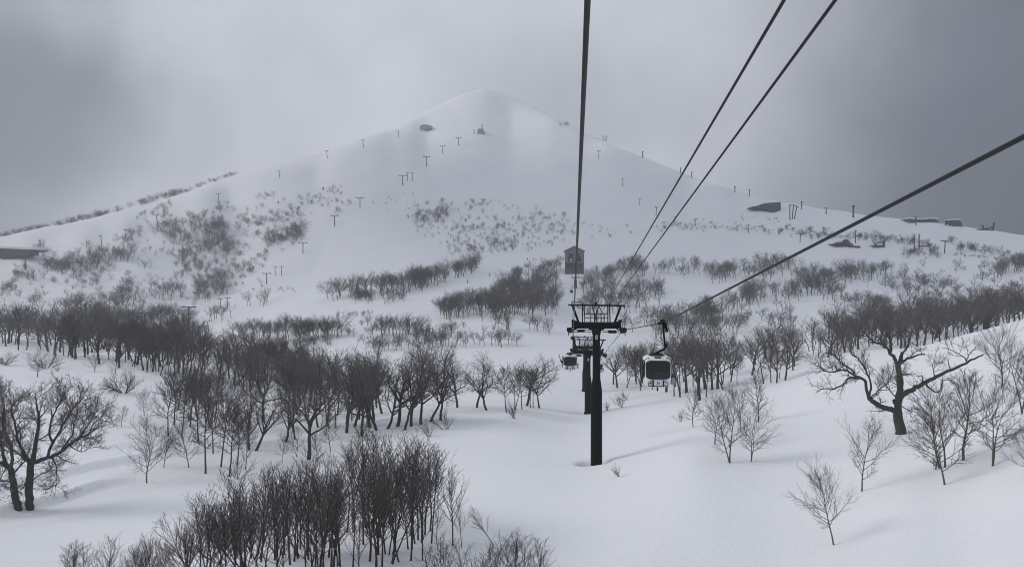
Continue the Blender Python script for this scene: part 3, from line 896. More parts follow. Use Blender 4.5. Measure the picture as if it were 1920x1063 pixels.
MB().bar((-8 * s, 0, 26 * s), (3 * s, 0, 26.5 * s), 1.0 * s).bar((3 * s, 0, 26 * s), (12 * s, 0, 22 * s), 1.2 * s).build('crossbar', M_GALV, o)

# ---------------------------------------------------------------- lodges and terminals on the mountain


def house(name, u, v, label, cat, wall_px, roof_px, depth, m_wall, rz=0.0, extra=None):
    """wall_px: front outline in photo pixels about its foot; roof_px: thick line of roof above"""
    p = at(u, v); s = p.y / F
    o = empty(name, p, label, cat, rot=(0, 0, rz))
    MB().prism([(x * s, 0, z * s) for x, z in wall_px], (0, depth, 0)).build('wall', m_wall, o)
    if roof_px:
        r = MB()
        for (a, b) in zip(roof_px[:-1], roof_px[1:]):
            r.prism([(a[0] * s, -0.6, a[1] * s + 0.04), (b[0] * s, -0.6, b[1] * s + 0.04), (b[0] * s, -0.6, b[1] * s + 0.9), (a[0] * s, -0.6, a[1] * s + 0.9)], (0, depth + 1.2, 0))
        r.build('snow_roof', M_SNOWCAP, o)
    for (nm, m, pieces) in (extra or []):
        e = MB()
        for (x0, z0, x1, z1, w) in pieces: e.bar((x0 * s, -0.9, z0 * s), (x1 * s, -0.9, z1 * s), w * s)
        e.build(nm, m, o)
    return o


house('summit_hut', 795, 246, 'small dark hut buried to its roof on the bright shoulder below the summit', 'hut', [(-7, 8), (-8, -1), (-3, -3), (4, 2), (14, 5), (14, 8), (1, 11)], [(-8.5, 8.5), (1, 11.5), (15, 8.5)], 12, M_FROST)
house('summit_terminal', 901, 252, 'boxy lift terminal with a mast, faint in fog below the summit', 'lift terminal', [(-6, -2), (8, -2), (8, 3), (5, 9), (-5, 9), (-6, 2)], [(-5.5, 9.3), (5.5, 9.3)], 12, M_FROST,
      extra=[('mast', M_GALV, [(3, 9, 3, 18, 1.5)]), ('post', M_GALV, [(-12, -1, -12, 9, 1.2)])])
house('skyline_terminal', 1127, 261, 'tiny low lift terminal with an upright frame on the far skyline', 'lift terminal', [(-14, 0), (-3, -1), (-5, 4), (-9, 5)], None, 8, M_DARKW, extra=[('upright_frame', M_GALV, [(4, -2, 3, 7, 1), (9, -4, 11, 7, 1), (3, 7, 11, 7, 1), (4, 2, 9, 0, 1)])])
house('wedge_lodge', 1440, 398, 'large dark wedge-shaped lodge wall half buried below the ridge', 'lodge', [(-30, 10), (-28, 7), (-16, 7), (-10, 7), (-4, 5), (14, 0), (14, -3), (23, -3), (23, 19), (-6, 17), (-14, 14), (-18, 12), (-28, 11)], None, 14, M_DARKW,
      extra=[('corner_post', M_GALV, [(22.4, -4, 22.4, 19, 1.2)]), ('floor_beam', M_GALV, [(8, 2, 23, 2, 1.2)])])
house('ridge_lodge', 1732, 417, 'long low grey lodge with a snow-covered roof just over the ridge', 'lodge', [(-28, -4), (28, -8), (28, 3), (20, 7), (8, 6), (2, 4), (-20, 5), (-26, 7), (-28, 4)], [(-27, 7), (-20, 6), (2, 5), (10, 7), (27, 6)], 14, M_DARKW)
house('ridge_terminal', 1788, 424, 'dark open lift terminal on posts on the ridge beside the long lodge', 'lift terminal', [(-2, 2), (16, -1), (16, 5), (12, 11), (-1, 11)], [(-2, 11.3), (12, 11.3)], 10, M_DARKW,
      extra=[('post', M_GALV, [(-16, -1, -16, 10, 2), (-9, 0, -9, 9, 2), (-4, 0, -4, 8, 1.5)]), ('top_beam', M_GALV, [(-17, 10, 0, 8, 1.5)]), ('floor_beam', M_DARKW, [(-4, 0, 16, -1, 2)])])
o = house('skeletal_terminal', 1849, 432, 'skeletal lift terminal with one tall mast at the ridge end', 'lift terminal', [(-12, -1), (-2, -1), (12, -3), (12, 1), (-3, 4), (-12, 2)], None, 8, M_DARKW,
          extra=[('tall_mast', M_GALV, [(11, -5, 13, 14, 2.4)]), ('side_frame', M_GALV, [(-13, 9, -8, 9, 1.5), (-8, 9, -6, 0, 2), (-6, 3, 10, 5, 1.5), (7, 6, 12, 6, 2.2)])])
house('red_terminal', 1585, 463, 'red lift terminal with a snow roof on the lower plateau', 'lift terminal', [(-22, 4), (-22, 6), (-8, 8), (-4, 13), (4, 13.5), (8, 8), (12, 7), (12, 4)], [(-8, 9), (-3, 13.5), (4, 14), (9, 8.5)], 10, M_DARKW,
      extra=[('red_rail', M_REDW, [(-21, 4.5, 13, 5, 1.6)]), ('red_cabin', M_REDW, [(9, -2, 9, 5, 7)]), ('post', M_DARKW, [(-17, -2, -17, 5, 1.6), (-8, -2, -8, 5, 1.6)]), ('side_block', M_DARKW, [(12, 0, 26, -0.5, 4)])])
house('yellow_terminal', 1650, 464, 'yellowish lift terminal with a slanted arm on the lower plateau', 'lift terminal', [(-14, 1), (13, -2), (15, 0), (8, 2), (8, 12), (4, 12), (4, 4), (-13, 4)], [(-13, 4.4), (4, 4.4)], 9, M_OLIVE,
      extra=[('slanted_arm', M_DARKW, [(-15, 12, -7, 3, 1.6), (-16, 13, -8, 13, 1.2)]), ('end_post', M_DARKW, [(6.5, -1, 6.5, 14, 2.2)]), ('dark_band', M_DARKW, [(-13, 2, 8, 1, 2)])])
house('double_mast_terminal', 1728, 466, 'dark two-deck lift terminal between two tall masts', 'lift terminal', [(-16, -3), (6, -5), (12, -2), (12, 1), (2, 0), (-16, 0)], None, 9, M_DARKW,
      extra=[('tall_mast', M_GALV, [(-15, -12, -15, 24, 1.6), (-6, -11, -6, 27, 1.6)]), ('upper_deck', M_DARKW, [(-8, 5, 12, 4, 2.6)]), ('round_hood', M_DARKW, [(8, 10, 13, 8, 1.8), (13, 8, 14, 4, 2.4), (-2, 9, 8, 10, 1.2)])])
# the long snow shed low on the far ridge
p = at(20, 486); s = p.y / F
o = empty('snow_shed', p, 'long brown snow shed under a thick snow roof', 'shed')
MB().prism([(-60 * s, 0, -2 * s), (-20 * s, 0, -1 * s), (18 * s, 0, 5 * s), (36 * s, 0, 9 * s), (36 * s, 0, 18 * s), (-60 * s, 0, 22 * s)], (0, 12, 0)).build('wall', M_WOOD, o)
MB().prism([(-60 * s, -0.6, 22 * s), (36 * s, -0.6, 18 * s), (58 * s, -0.6, 19 * s), (58 * s, -0.6, 21 * s), (-60 * s, -0.6, 26 * s)], (0, 14, 0)).build('snow_roof', M_SNOWCAP, o)
MB().prism([(-60 * s, -0.4, -3 * s), (-20 * s, -0.4, -1.4 * s), (6 * s, -0.4, 2.5 * s), (-20 * s, -0.4, 5.5 * s), (-60 * s, -0.4, 6 * s)], (0, 0.35, 0)).build('dark_opening', M_DARKW, o)
house('peaked_hut', 49, 479, 'small dark peaked hut at the end of the long brown shed', 'hut', [(-5, 0), (4, 0), (7, 5), (0, 11), (-7, 5), (-20, 6), (-20, 2)], [(-7.5, 5.5), (0, 11.5), (7.5, 5.5)], 7, M_DARKW)
house('low_annex', 70, 472, 'low grey annex buried in snow past the peaked hut', 'annex', [(-14, 0), (8, -2), (11, 2), (10, 6), (-14, 5)], [(-14, 5), (10, 6.4)], 8, M_BASE)

# ---------------------------------------------------------------- skiers


def make_skier():
    root = empty('person', (0, 0, 0), 'x', 'person')
    js = [((0, 0, 0.92), .15, -1), ((0, .02, 1.15), .15, 0), ((0, .0, 1.38), .17, 1), ((0, -.02, 1.50), .07, 2), ((0, -.04, 1.62), .105, 3), ((0, -.05, 1.73), .10, 4),
          ((.19, 0, 1.40), .075, 2), ((.30, -.05, 1.16), .06, 6), ((.30, -.28, 1.05), .045, 7), ((.30, -.36, 1.03), .045, 8),
          ((-.19, 0, 1.40), .075, 2), ((-.30, -.05, 1.16), .06, 10), ((-.30, -.28, 1.05), .045, 11), ((-.30, -.36, 1.03), .045, 12),
          ((.11, 0, .86), .11, 0), ((.13, -.08, .48), .085, 14), ((.13, 0, .10), .07, 15), ((.13, -.14, .05), .05, 16),
          ((-.11, 0, .86), .11, 0), ((-.13, -.08, .48), .085, 18), ((-.13, 0, .10), .07, 19), ((-.13, -.14, .05), .05, 20)]
    me = bpy.data.meshes.new('body')
    me.from_pydata([j[0] for j in js], [(i, j[2]) for i, j in enumerate(js) if j[2] >= 0], [])
    b = link('body', me, M_CLOTH, root)
    md = b.modifiers.new('skin', 'SKIN'); b.modifiers.new('sub', 'SUBSURF').levels = 1
    b.modifiers['sub'].render_levels = 1
    for i, j in enumerate(js):
        me.skin_vertices[0].data[i].radius = (j[1], j[1]); me.skin_vertices[0].data[i].use_root = (i == 0)
    sk = MB()
    MB().box((.13, -.1, .015), (.1, 1.7, .03)).build('ski', M_STEEL, root); MB().box((-.13, -.1, .015), (.1, 1.7, .03)).build('ski', M_STEEL, root)
    MB().tube([(.30, -.36, 1.08), (.42, -.1, .03)], .012, 5).build('ski_pole', M_STEEL, root); MB().tube([(-.30, -.36, 1.08), (-.42, -.1, .03)], .012, 5).build('ski_pole', M_STEEL, root)
    return root


sk0 = make_skier()
g = 'skiers on the slopes'
for i, (u, v, rz, lab) in enumerate([(989, 488, 0.4, 'skier in dark clothes standing alone, first in the line beside the station'), (1000, 489, 1.2, 'skier in dark clothes second in the line beside the station'), (1005, 489, -0.6, 'skier in dark clothes close behind the second one in the line'),
                                     (1014, 488, 2.0, 'skier in dark clothes between the line and the tree by the station'), (1051, 488, 0.3, 'skier in dark clothes near the station wall, beside the tree'), (1056, 488, 0.9, 'skier in dark clothes right against the station wall'),
                                     (918, 518, 0.7, 'skier in dark clothes coming down the piste above the central trees'), (877, 531, -0.8, 'skier in dark clothes lowest on the piste between two woods'),
                                     (327, 610, 0.2, 'skier in dark clothes at the foot of the lowest wide lift towers'), (331, 610, -0.4, 'second skier close beside another under the lift towers')]):
    p = at(u, v)
    if i == 0:
        sk0.location = p; sk0.rotation_euler = (0, 0, rz); sk0['label'] = lab; sk0['group'] = g
    else:
        copy_tree(sk0, p, (0, 0, rz), 1.0, lab, g)
# ---------------------------------------------------------------- trees
class Chains:
    """branch centre lines, batched by how many points and sides they have, turned into tubes in one go"""
    def __init__(s): s.b = {}

    def add(s, part, pts, rad, sides):
        s.b.setdefault((part, len(pts), sides), []).append((pts, rad))

    def arrays(s, part):
        VV, QQ, off = [], [], 0
        for (p, n, k), items in s.b.items():
            if p != part: continue
            Pt = np.array([i[0] for i in items]); Rd = np.array([i[1] for i in items])
            c = len(items)
            T = np.empty_like(Pt); T[:, 1:-1] = Pt[:, 2:] - Pt[:, :-2]; T[:, 0] = Pt[:, 1] - Pt[:, 0]; T[:, -1] = Pt[:, -1] - Pt[:, -2]
            T /= np.linalg.norm(T, axis=2, keepdims=True) + 1e-9
            ref = np.zeros((c, 1, 3)); m = np.abs(T.mean(1)[:, 2]) > 0.8
            ref[m, 0, 0] = 1; ref[~m, 0, 2] = 1
            a = np.cross(T, np.broadcast_to(ref, T.shape)); a /= np.linalg.norm(a, axis=2, keepdims=True) + 1e-9
            b = np.cross(T, a)
            th = np.arange(k) * 2 * PI / k
            ring = Pt[:, :, None] + Rd[:, :, None, None] * (np.cos(th)[None, None, :, None] * a[:, :, None] + np.sin(th)[None, None, :, None] * b[:, :, None])
            ci, i, j = np.meshgrid(np.arange(c), np.arange(n - 1), np.arange(k), indexing='ij')
            base = off + ci * n * k
            Q = np.stack([base + i * k + j, base + i * k + (j + 1) % k, base + (i + 1) * k + (j + 1) % k, base + (i + 1) * k + j], 3).reshape(-1, 4)
            VV.append(ring.reshape(-1, 3)); QQ.append(Q); off += c * n * k
        return np.concatenate(VV), np.concatenate(QQ)


def L(n=5, wob=0.1, trop=0.05, count=6, t0=0.3, t1=1.0, a0=45, a1=30, ln=0.5, taper=0.3, rr=0.6, env=None, sides=3, part='crown', rmin=0.012):
    return dict(n=n, wob=wob, trop=trop, count=count, t0=t0, t1=t1, a0=a0, a1=a1, ln=ln, taper=taper, rr=rr, env=env, sides=sides, part=part, rmin=rmin)


def grow(C, p, d, length, r, lvl, spec, rng, fixed=None):
    sp = spec[lvl]; n = sp['n']
    if fixed is None:
        pts = np.empty((n, 3)); pts[0] = p
        w = rng.normal(0, sp['wob'], (n - 1, 3)); w[:, 2] += sp['trop']
        for i in range(1, n):
            d = d + w[i - 1]; d = d / math.sqrt(d @ d)
            pts[i] = pts[i - 1] + d * (length / (n - 1))
    else:
        pts = fixed; n = len(pts)
    t = np.linspace(0, 1, n)
    rad = np.maximum(r * (1 - t * (1 - sp['taper'])), sp['rmin'] * 0.8)
    if lvl == 0 and fixed is None:
        rad[0] *= 1.25
    C.add(sp['part'], pts, rad, sp['sides'])
    if lvl + 1 >= len(spec): return
    sc = spec[lvl + 1]
    m = max(1, int(round(sc['count'] * rng.uniform(0.8, 1.2))))
    az = rng.uniform(0, 6.28)
    for j in range(m):
        f = (j + rng.uniform(0.1, 0.9)) / m
        tt_ = sc['t0'] + (sc['t1'] - sc['t0']) * f
        x = tt_ * (n - 1); i = min(int(x), n - 2); fr = x - i
        q = pts[i] * (1 - fr) + pts[i + 1] * fr
        tg = pts[i + 1] - pts[i]; tg = tg / math.sqrt(tg @ tg + 1e-12)
        az += 2.4 + rng.normal(0, 0.5)
        ang = math.radians(sc['a0'] + (sc['a1'] - sc['a0']) * f + rng.normal(0, 7))
        u_ = np.array((0.0, 0.0, 1.0)) if abs(tg[2]) < 0.9 else np.array((1.0, 0.0, 0.0))
        e1 = np.array((tg[1] * u_[2] - tg[2] * u_[1], tg[2] * u_[0] - tg[0] * u_[2], tg[0] * u_[1] - tg[1] * u_[0])); e1 /= math.sqrt(e1 @ e1)
        e2 = np.array((tg[1] * e1[2] - tg[2] * e1[1], tg[2] * e1[0] - tg[0] * e1[2], tg[0] * e1[1] - tg[1] * e1[0]))
        nd = tg * math.cos(ang) + (e1 * math.cos(az) + e2 * math.sin(az)) * math.sin(ang)
        ev = sc['env'](tt_) if sc['env'] else 1.0
        r_here = rad[i] * (1 - fr) + rad[i + 1] * fr
        grow(C, q, nd, length * sc['ln'] * ev * rng.uniform(0.72, 1.2), max(min(r_here * 0.85, r * sc['rr']), sc['rmin']), lvl + 1, spec, rng)


def make_proto(build, seed, dome=None):
    C = Chains(); rng = np.random.default_rng(seed)
    build(C, rng)
    out = []
    for part in ('trunk', 'crown'):
        Vv, Q = C.arrays(part)
        out.append((Vv, Q))
    top = max(o[0][:, 2].max() for o in out)
    out = [(v / top, q) for v, q in out]           # height 1
    if dome:
        rxy, zc, rz = dome
        c = out[1][0].mean(0); c[2] = zc
        for v, q in out:
            d = (v - c) / np.array((rxy, rxy, rz))
            rho = np.linalg.norm(d, axis=1)
            k = np.where((rho > 1) & (v[:, 2] > 0.3), rho ** -0.65, 1.0)
            v[:] = c + (v - c) * k[:, None]
        top = max(o[0][:, 2].max() for o in out)
        out = [(v / top, q) for v, q in out]
    return out


up = np.array((0, 0, 1.0))


def b_slender(stems, thick=1.0):
    def f(C, rng):
        H = 6.5
        for k in range(stems):
            d = up + np.array((*rng.normal(0, 0.13 if stems > 1 else 0.05, 2), 0)); d /= np.linalg.norm(d)
            h = H * rng.uniform(0.8, 1.0)
            sp = [L(n=9, wob=0.04, trop=0.03, taper=0.15, sides=7, part='trunk'),
                  L(n=7, wob=0.06, trop=0.10, count=20 if stems == 1 else 12, t0=0.34, t1=0.99, a0=40, a1=22, ln=0.46, rr=0.40, env=lambda t: 1.25 - 0.9 * t, sides=4, part='trunk', rmin=0.0125 * thick),
                  L(n=4, wob=0.08, trop=0.09, count=6, t0=0.25, t1=0.98, a0=34, a1=26, ln=0.40, rr=0.6, rmin=0.0095 * thick),
                  L(n=3, wob=0.08, trop=0.06, count=2, t0=0.2, t1=0.95, a0=32, a1=26, ln=0.5, rr=0.7, rmin=0.0075 * thick)]
            p = np.array((*rng.normal(0, 0.25 if stems > 1 else 0, 2), -0.5))
            grow(C, p, d, h + 0.5, 0.062 * rng.uniform(0.8, 1.15), 0, sp, rng)
    return f


def b_birch(wide=1.0, thick=1.0, t0=0.25, forks=1):
    def f(C, rng):
        H = 7.0
        for k in range(forks):
            d = up + np.array((*rng.normal(0, 0.05 + 0.07 * (forks > 1), 2), 0)); d /= np.linalg.norm(d)
            sp = [L(n=10, wob=0.06, trop=0.05, taper=0.12, sides=8, part='trunk'),
                  L(n=7, wob=0.09, trop=0.08, count=17 if forks == 1 else 11, t0=t0, t1=0.98, a0=68, a1=26, ln=0.42 * wide, rr=0.42, env=lambda t: 0.3 + 1.05 * math.sin(PI * min(1, max(0, (1.02 - t) * 1.05)) ** 0.8), sides=5, part='trunk', rmin=0.018 * thick),
                  L(n=5, wob=0.10, trop=0.08, count=7, t0=0.2, t1=0.98, a0=40, a1=30, ln=0.42, rr=0.6, sides=3, rmin=0.0135 * thick),
                  L(n=4, wob=0.11, trop=0.05, count=5, t0=0.2, t1=0.98, a0=38, a1=30, ln=0.46, rr=0.65, rmin=0.0105 * thick)]
            grow(C, np.array((*rng.normal(0, 0.12 * (forks > 1), 2), -0.5)), d, (H + 0.5) * rng.uniform(0.85, 1), 0.10, 0, sp, rng)
    return f


def b_spread(thick=1.0, deep=True, trunk=0.5, limbs=6, lean=0.08, r0=0.25):
    def f(C, rng):
        H = 9.0
        d = up + np.array((*rng.normal(0, lean, 2), 0)); d /= np.linalg.norm(d)
        sp = [L(n=8, wob=0.09, trop=0.04, taper=0.55, sides=9, part='trunk'),
              L(n=8, wob=0.13, trop=0.085, count=limbs, t0=0.62, t1=1.0, a0=55, a1=26, ln=4.3 / (H * trunk), rr=0.55, taper=0.22, sides=6, part='trunk', rmin=0.05),
              L(n=6, wob=0.15, trop=0.06, count=6, t0=0.3, t1=1.0, a0=46, a1=34, ln=0.44, rr=0.45, sides=4, rmin=0.024 * thick),
              L(n=4, wob=0.15, trop=0.03, count=5, t0=0.25, t1=1.0, a0=46, a1=34, ln=0.50, rr=0.6, sides=3, rmin=0.014 * thick),
              L(n=3, wob=0.14, trop=0.0, count=3, t0=0.2, t1=1.0, a0=46, a1=34, ln=0.55, rr=0.65, sides=3, rmin=0.010 * thick)]
        if deep: sp.append(L(n=2, count=2, t0=0.3, t1=0.95, a0=42, a1=34, ln=0.6, rr=0.8, rmin=0.007 * thick))
        grow(C, np.array((0, 0, -0.7)), d, H * trunk + 0.7, r0, 0, sp, rng)
    return f


def b_shrub(C, rng):
    for k in range(7):
        d = up + np.array((*rng.normal(0, 0.45, 2), 0)); d /= np.linalg.norm(d)
        sp = [L(n=6, wob=0.10, trop=0.06, taper=0.3, sides=5, part='trunk'),
              L(n=4, wob=0.1, trop=0.06, count=9, t0=0.25, t1=1, a0=36, a1=26, ln=0.4, rr=0.6, rmin=0.010),
              L(n=3, wob=0.1, count=3, t0=0.2, t1=1, a0=36, a1=30, ln=0.45, rr=0.7, rmin=0.008)]
        grow(C, np.array((*rng.normal(0, 0.1, 2), -0.25)), d, 2.2 * rng.uniform(0.6, 1.1), 0.028, 0, sp, rng)


def b_low(C, rng):
    """wide low tree, branches spreading from the snow"""
    for k in range(6):
        a = k * 1.05 + rng.normal(0, 0.3)
        d = np.array((math.cos(a) * 0.9, math.sin(a) * 0.9, rng.uniform(0.35, 0.9))); d /= np.linalg.norm(d)
        sp = [L(n=8, wob=0.10, trop=0.06, taper=0.25, sides=6, part='trunk'),
              L(n=5, wob=0.12, trop=0.10, count=9, t0=0.3, t1=1, a0=46, a1=30, ln=0.42, rr=0.5, rmin=0.022),
              L(n=4, wob=0.12, trop=0.05, count=6, t0=0.2, t1=1, a0=40, a1=32, ln=0.48, rr=0.65, rmin=0.016),
              L(n=3, wob=0.1, count=3, t0=0.2, t1=1, a0=38, a1=30, ln=0.5, rr=0.8, rmin=0.012)]
        grow(C, np.array((0, 0, -0.4)), d, 4.2 * rng.uniform(0.7, 1.1), 0.12, 0, sp, rng)


def b_far(dense=1.0, trunk=0.5, limbs=6, tw=0.034):
    def f(C, rng):
        H = 8.0
        d = up + np.array((*rng.normal(0, 0.12, 2), 0)); d /= np.linalg.norm(d)
        sp = [L(n=5, wob=0.10, trop=0.03, taper=0.6, sides=5, part='trunk'),
              L(n=5, wob=0.15, trop=0.08, count=limbs, t0=0.6, t1=1, a0=58, a1=26, ln=3.6 / (H * max(trunk, 0.3)), rr=0.5, taper=0.3, sides=3, rmin=tw * 1.5),
              L(n=3, wob=0.14, trop=0.04, count=6 * dense, t0=0.3, t1=1, a0=46, a1=32, ln=0.46, rr=0.55, sides=3, rmin=tw),
              L(n=2, wob=0.1, count=4 * dense, t0=0.2, t1=1, a0=48, a1=36, ln=0.5, rr=0.7, sides=3, rmin=tw * 0.7)]
        grow(C, np.array((0, 0, -0.8)), d, H * trunk + 0.8, 0.15, 0, sp, rng)
    return f


KINDS = {}


def kind(key, builders, mt, mc, dome=None):
    KINDS[key] = dict(items=[make_proto(b, 100 * len(KINDS) + i, dome) for i, b in enumerate(builders)], mats=(mt, mc), roots={})


kind('slender', [b_slender(1), b_slender(2), b_slender(1), b_slender(3), b_slender(2), b_slender(1)], M_RED, M_RTWIG)
kind('birch', [b_birch(0.9), b_birch(1.15), b_birch(1.0, t0=0.33), b_birch(0.8, forks=2), b_birch(1.2, forks=2), b_birch(0.75)], M_BIRCH, M_BTWIG)
kind('spread', [b_spread(1.0), b_spread(1.0, limbs=7), b_spread(1.0, trunk=0.55, lean=0.16), b_spread(1.0, trunk=0.45, limbs=7), b_spread(1.0, trunk=0.5, lean=0.2), b_spread(1.0, limbs=5, r0=0.22)], M_BARK, M_TWIG, (0.36, 0.60, 0.40))
kind('wood', [b_spread(1.1, False, trunk=0.55), b_spread(1.1, False, trunk=0.62, limbs=5, r0=0.16), b_spread(1.1, False, trunk=0.5, lean=0.16), b_spread(1.1, False, trunk=0.66, limbs=5, r0=0.14, lean=0.12), b_spread(1.1, False, trunk=0.5, limbs=7)], M_BARK, M_TWIG, (0.30, 0.66, 0.34))
kind('tall', [b_birch(0.62, 1.5, t0=0.4), b_birch(0.7, 1.5, t0=0.45, forks=2), b_birch(0.55, 1.5, t0=0.35), b_birch(0.75, 1.5, t0=0.5)], M_BARK, M_TWIG)
kind('shrub', [b_shrub, b_shrub, b_shrub], M_RED, M_RTWIG)
kind('low', [b_low, b_low], M_BARK, M_TWIG)
FAR = [make_proto(b, 900 + i, (0.34, 0.62, 0.38)) for i, b in enumerate([b_far(1.0), b_far(1.0, 0.6, 5), b_far(1.2, 0.45, 6), b_far(0.9, 0.55, 5), b_far(1.1, 0.4, 6)])]
SCRUB = [make_proto(b, 950 + i, (0.42, 0.58, 0.42)) for i, b in enumerate([b_far(0.75, 0.3, 6, 0.06), b_far(0.75, 0.4, 5, 0.06), b_far(0.7, 0.2, 7, 0.06), b_far(0.7, 0.45, 5, 0.06)])]
NAME = {'slender': 'slender_birch', 'birch': 'birch_tree', 'spread': 'mountain_birch', 'wood': 'woodland_birch', 'tall': 'tall_birch', 'shrub': 'snow_shrub', 'low': 'low_spreading_birch', }
prng = np.random.default_rng(5)


def plant(key, p, H, label, group=None, lean=0.0, item=None, wide=1.0):
    K_ = KINDS[key]
    i = int(prng.integers(len(K_['items']))) if item is None else item % len(K_['items'])
    rz = prng.uniform(0, 6.28)
    M = Matrix.Rotation(lean, 3, 'Y') @ Matrix.Rotation(prng.normal(0, 0.03), 3, 'X') @ Matrix.Rotation(rz, 3, 'Z')
    if i not in K_['roots']:
        r = empty(NAME[key], p, label, 'shrub' if key == 'shrub' else 'tree', group, M.to_euler())
        for nm, (v, q), m in zip(('trunk', 'crown'), K_['items'][i], K_['mats']):
            link(nm, mesh_np(nm, v, q, smooth=True), m, r)
        r.scale = (H * wide, H * wide, H)
        K_['roots'][i] = r
        return r
    s = K_['roots'][i]
    r = s.copy(); COL.objects.link(r)
    r.location = p; r.rotation_euler = M.to_euler(); r.scale = (H * wide, H * wide, H)
    r['label'] = label
    if group: r['group'] = group
    elif 'group' in r: del r['group']
    for ch in s.children:
        k = ch.copy(); COL.objects.link(k); k.parent = r
    return r


def px_h(p, h): return h * p.y / F


def T(key, u, v, h, label, group=None, lean=0.0, item=None, wide=1.0, Y=None):
    p = at(u, v) if Y is None else on(u, Y)
    return plant(key, p, px_h(p, h), label, group, lean, item, wide)


# lone trees of the near slope
T('birch', 1562, 1021, 166, 'lone grey birch leaning over, lowest on the open snow, with two low side branches', lean=-0.3, item=2)
T('birch', 1616, 920, 154, 'lone upright grey birch with a neat round crown below the huge gnarled tree', item=0)
T('birch', 1410, 865, 128, 'low-forked birch, the more open of the close pair below the white cabin', item=4, lean=0.04)
T('birch', 1369, 867, 150, 'tallest-stemmed birch at the front of the clump below the white cabin', item=3, lean=-0.1)
T('birch', 1422, 785, 104, 'birch directly behind the open-crowned one below the white cabin', item=5, Y=84)
T('birch', 1340, 830, 110, 'thin birch at the edge of the clump below the white cabin', item=2, lean=-0.1, Y=73)
T('birch', 1300, 800, 82, 'small thin birch beside the clump below the white cabin', item=5)
T('birch', 1388, 800, 84, 'birch in the middle of the clump below the white cabin', item=0, Y=80)
T('birch', 1771, 908, 190, 'tall birch with a bent foot, nearest of the group past the gnarled tree', item=1, lean=-0.14)
T('birch', 1767, 876, 185, 'birch close behind the bent-footed one past the gnarled tree', item=3, lean=-0.05)
T('birch', 1806, 862, 182, 'straight narrow-crowned birch in the group past the gnarled tree', item=5, wide=1.15)
T('birch', 1862, 873, 200, 'widest birch of the group past the gnarled tree, with a raised side limb', item=4, lean=0.03, wide=1.1)
T('birch', 1879, 752, 138, 'birch standing highest up the slope behind the group', item=1, Y=72)
T('birch', 1930, 915, 120, 'bushy birch cut off by the frame edge', item=4, Y=47)
T('birch', 1915, 820, 150, 'birch behind the bushy one at the frame edge', item=3, Y=60)
T('birch', 1945, 850, 170, 'thin birch half outside the frame', item=5, Y=56)
T('shrub', 1755, 880, 40, 'little sapling at the foot of the birch group', item=0)
T('birch', 275, 905, 134, 'pale thin birch alone on the grey snow between the big oak-like trees and the wood', item=1, wide=1.05)
T('birch', 307, 876, 82, 'small thin birch just past the pale lone one', item=0)
T('birch', 213, 801, 52, 'tiny thin tree, one of a pair on open snow above the big twin trees', item=2, lean=-0.1)
T('birch', 228, 799, 42, 'smaller tree of the pair on open snow above the big twin trees', item=5, lean=0.15)
T('birch', 271, 780, 60, 'small crooked tree in front of the dark wood edge', item=4)
T('birch', 275, 815, 42, 'sapling between the lone pale birch and the dark wood', item=1)
T('low', 233, 737, 58, 'wide low tree spreading its limbs just above the snow', item=0, wide=0.9)
T('birch', 70, 707, 62, 'small tree with slanting limbs on the snow before the dark wood', item=4, wide=1.2)
T('low', 88, 690, 34, 'low slanting bush beside the small tree before the dark wood', item=1)
T('low', 10, 684, 30, 'low bush on the snow at the frame edge before the dark wood', item=1)
T('birch', 178, 697, 44, 'small forked tree before the dark wood', item=4, wide=1.2)
T('birch', 218, 704, 50, 'small thin tree before the dark wood', item=5)
T('shrub', 108, 697, 14, 'low twiggy shrub half under snow near the small slanting tree', item=1)
T('shrub', 36, 950, 26, 'bare sapling poking out at the foot of the big twin trees', item=2)
T('shrub', 1160, 893, 28, 'little twig bush poking from the snow by the nearest tower', item=0, lean=-0.5)
T('shrub', 1166, 764, 32, 'twig bush on the snow below the white cabin, the lower of two', item=1, lean=-0.4)
T('shrub', 1176, 750, 22, 'twig bush on the snow below the white cabin, the upper of two', item=2, lean=-0.5)
T('shrub', 1138, 770, 22, 'twig bush close beside the foot of the towers', item=0)
T('shrub', 1276, 790, 24, 'bare broken stick poking from the snow', item=1, lean=-0.2)
T('shrub', 965, 784, 42, 'tangled bush at the snow edge before the central wood', item=0, lean=-0.35)
T('shrub', 838, 805, 46, 'tangled bush at the end of the dark wood', item=2, lean=-0.15)
T('shrub', 806, 818, 38, 'thin twig bush below the central wood', item=1, lean=-0.4)
T('slender', 848, 1022, 154, 'slim birch with two stems standing clear of the thicket', item=0)
T('slender', 866, 1026, 90, 'short slim stem close to the birch standing clear of the thicket', item=2, lean=-0.12)
T('slender', 817, 1020, 88, 'small slim birch between the thicket and the clear-standing one', item=5)
T('slender', 925, 1020, 88, 'slim birch leaning hard over on the snow', lean=-0.62, item=2, wide=1.2)

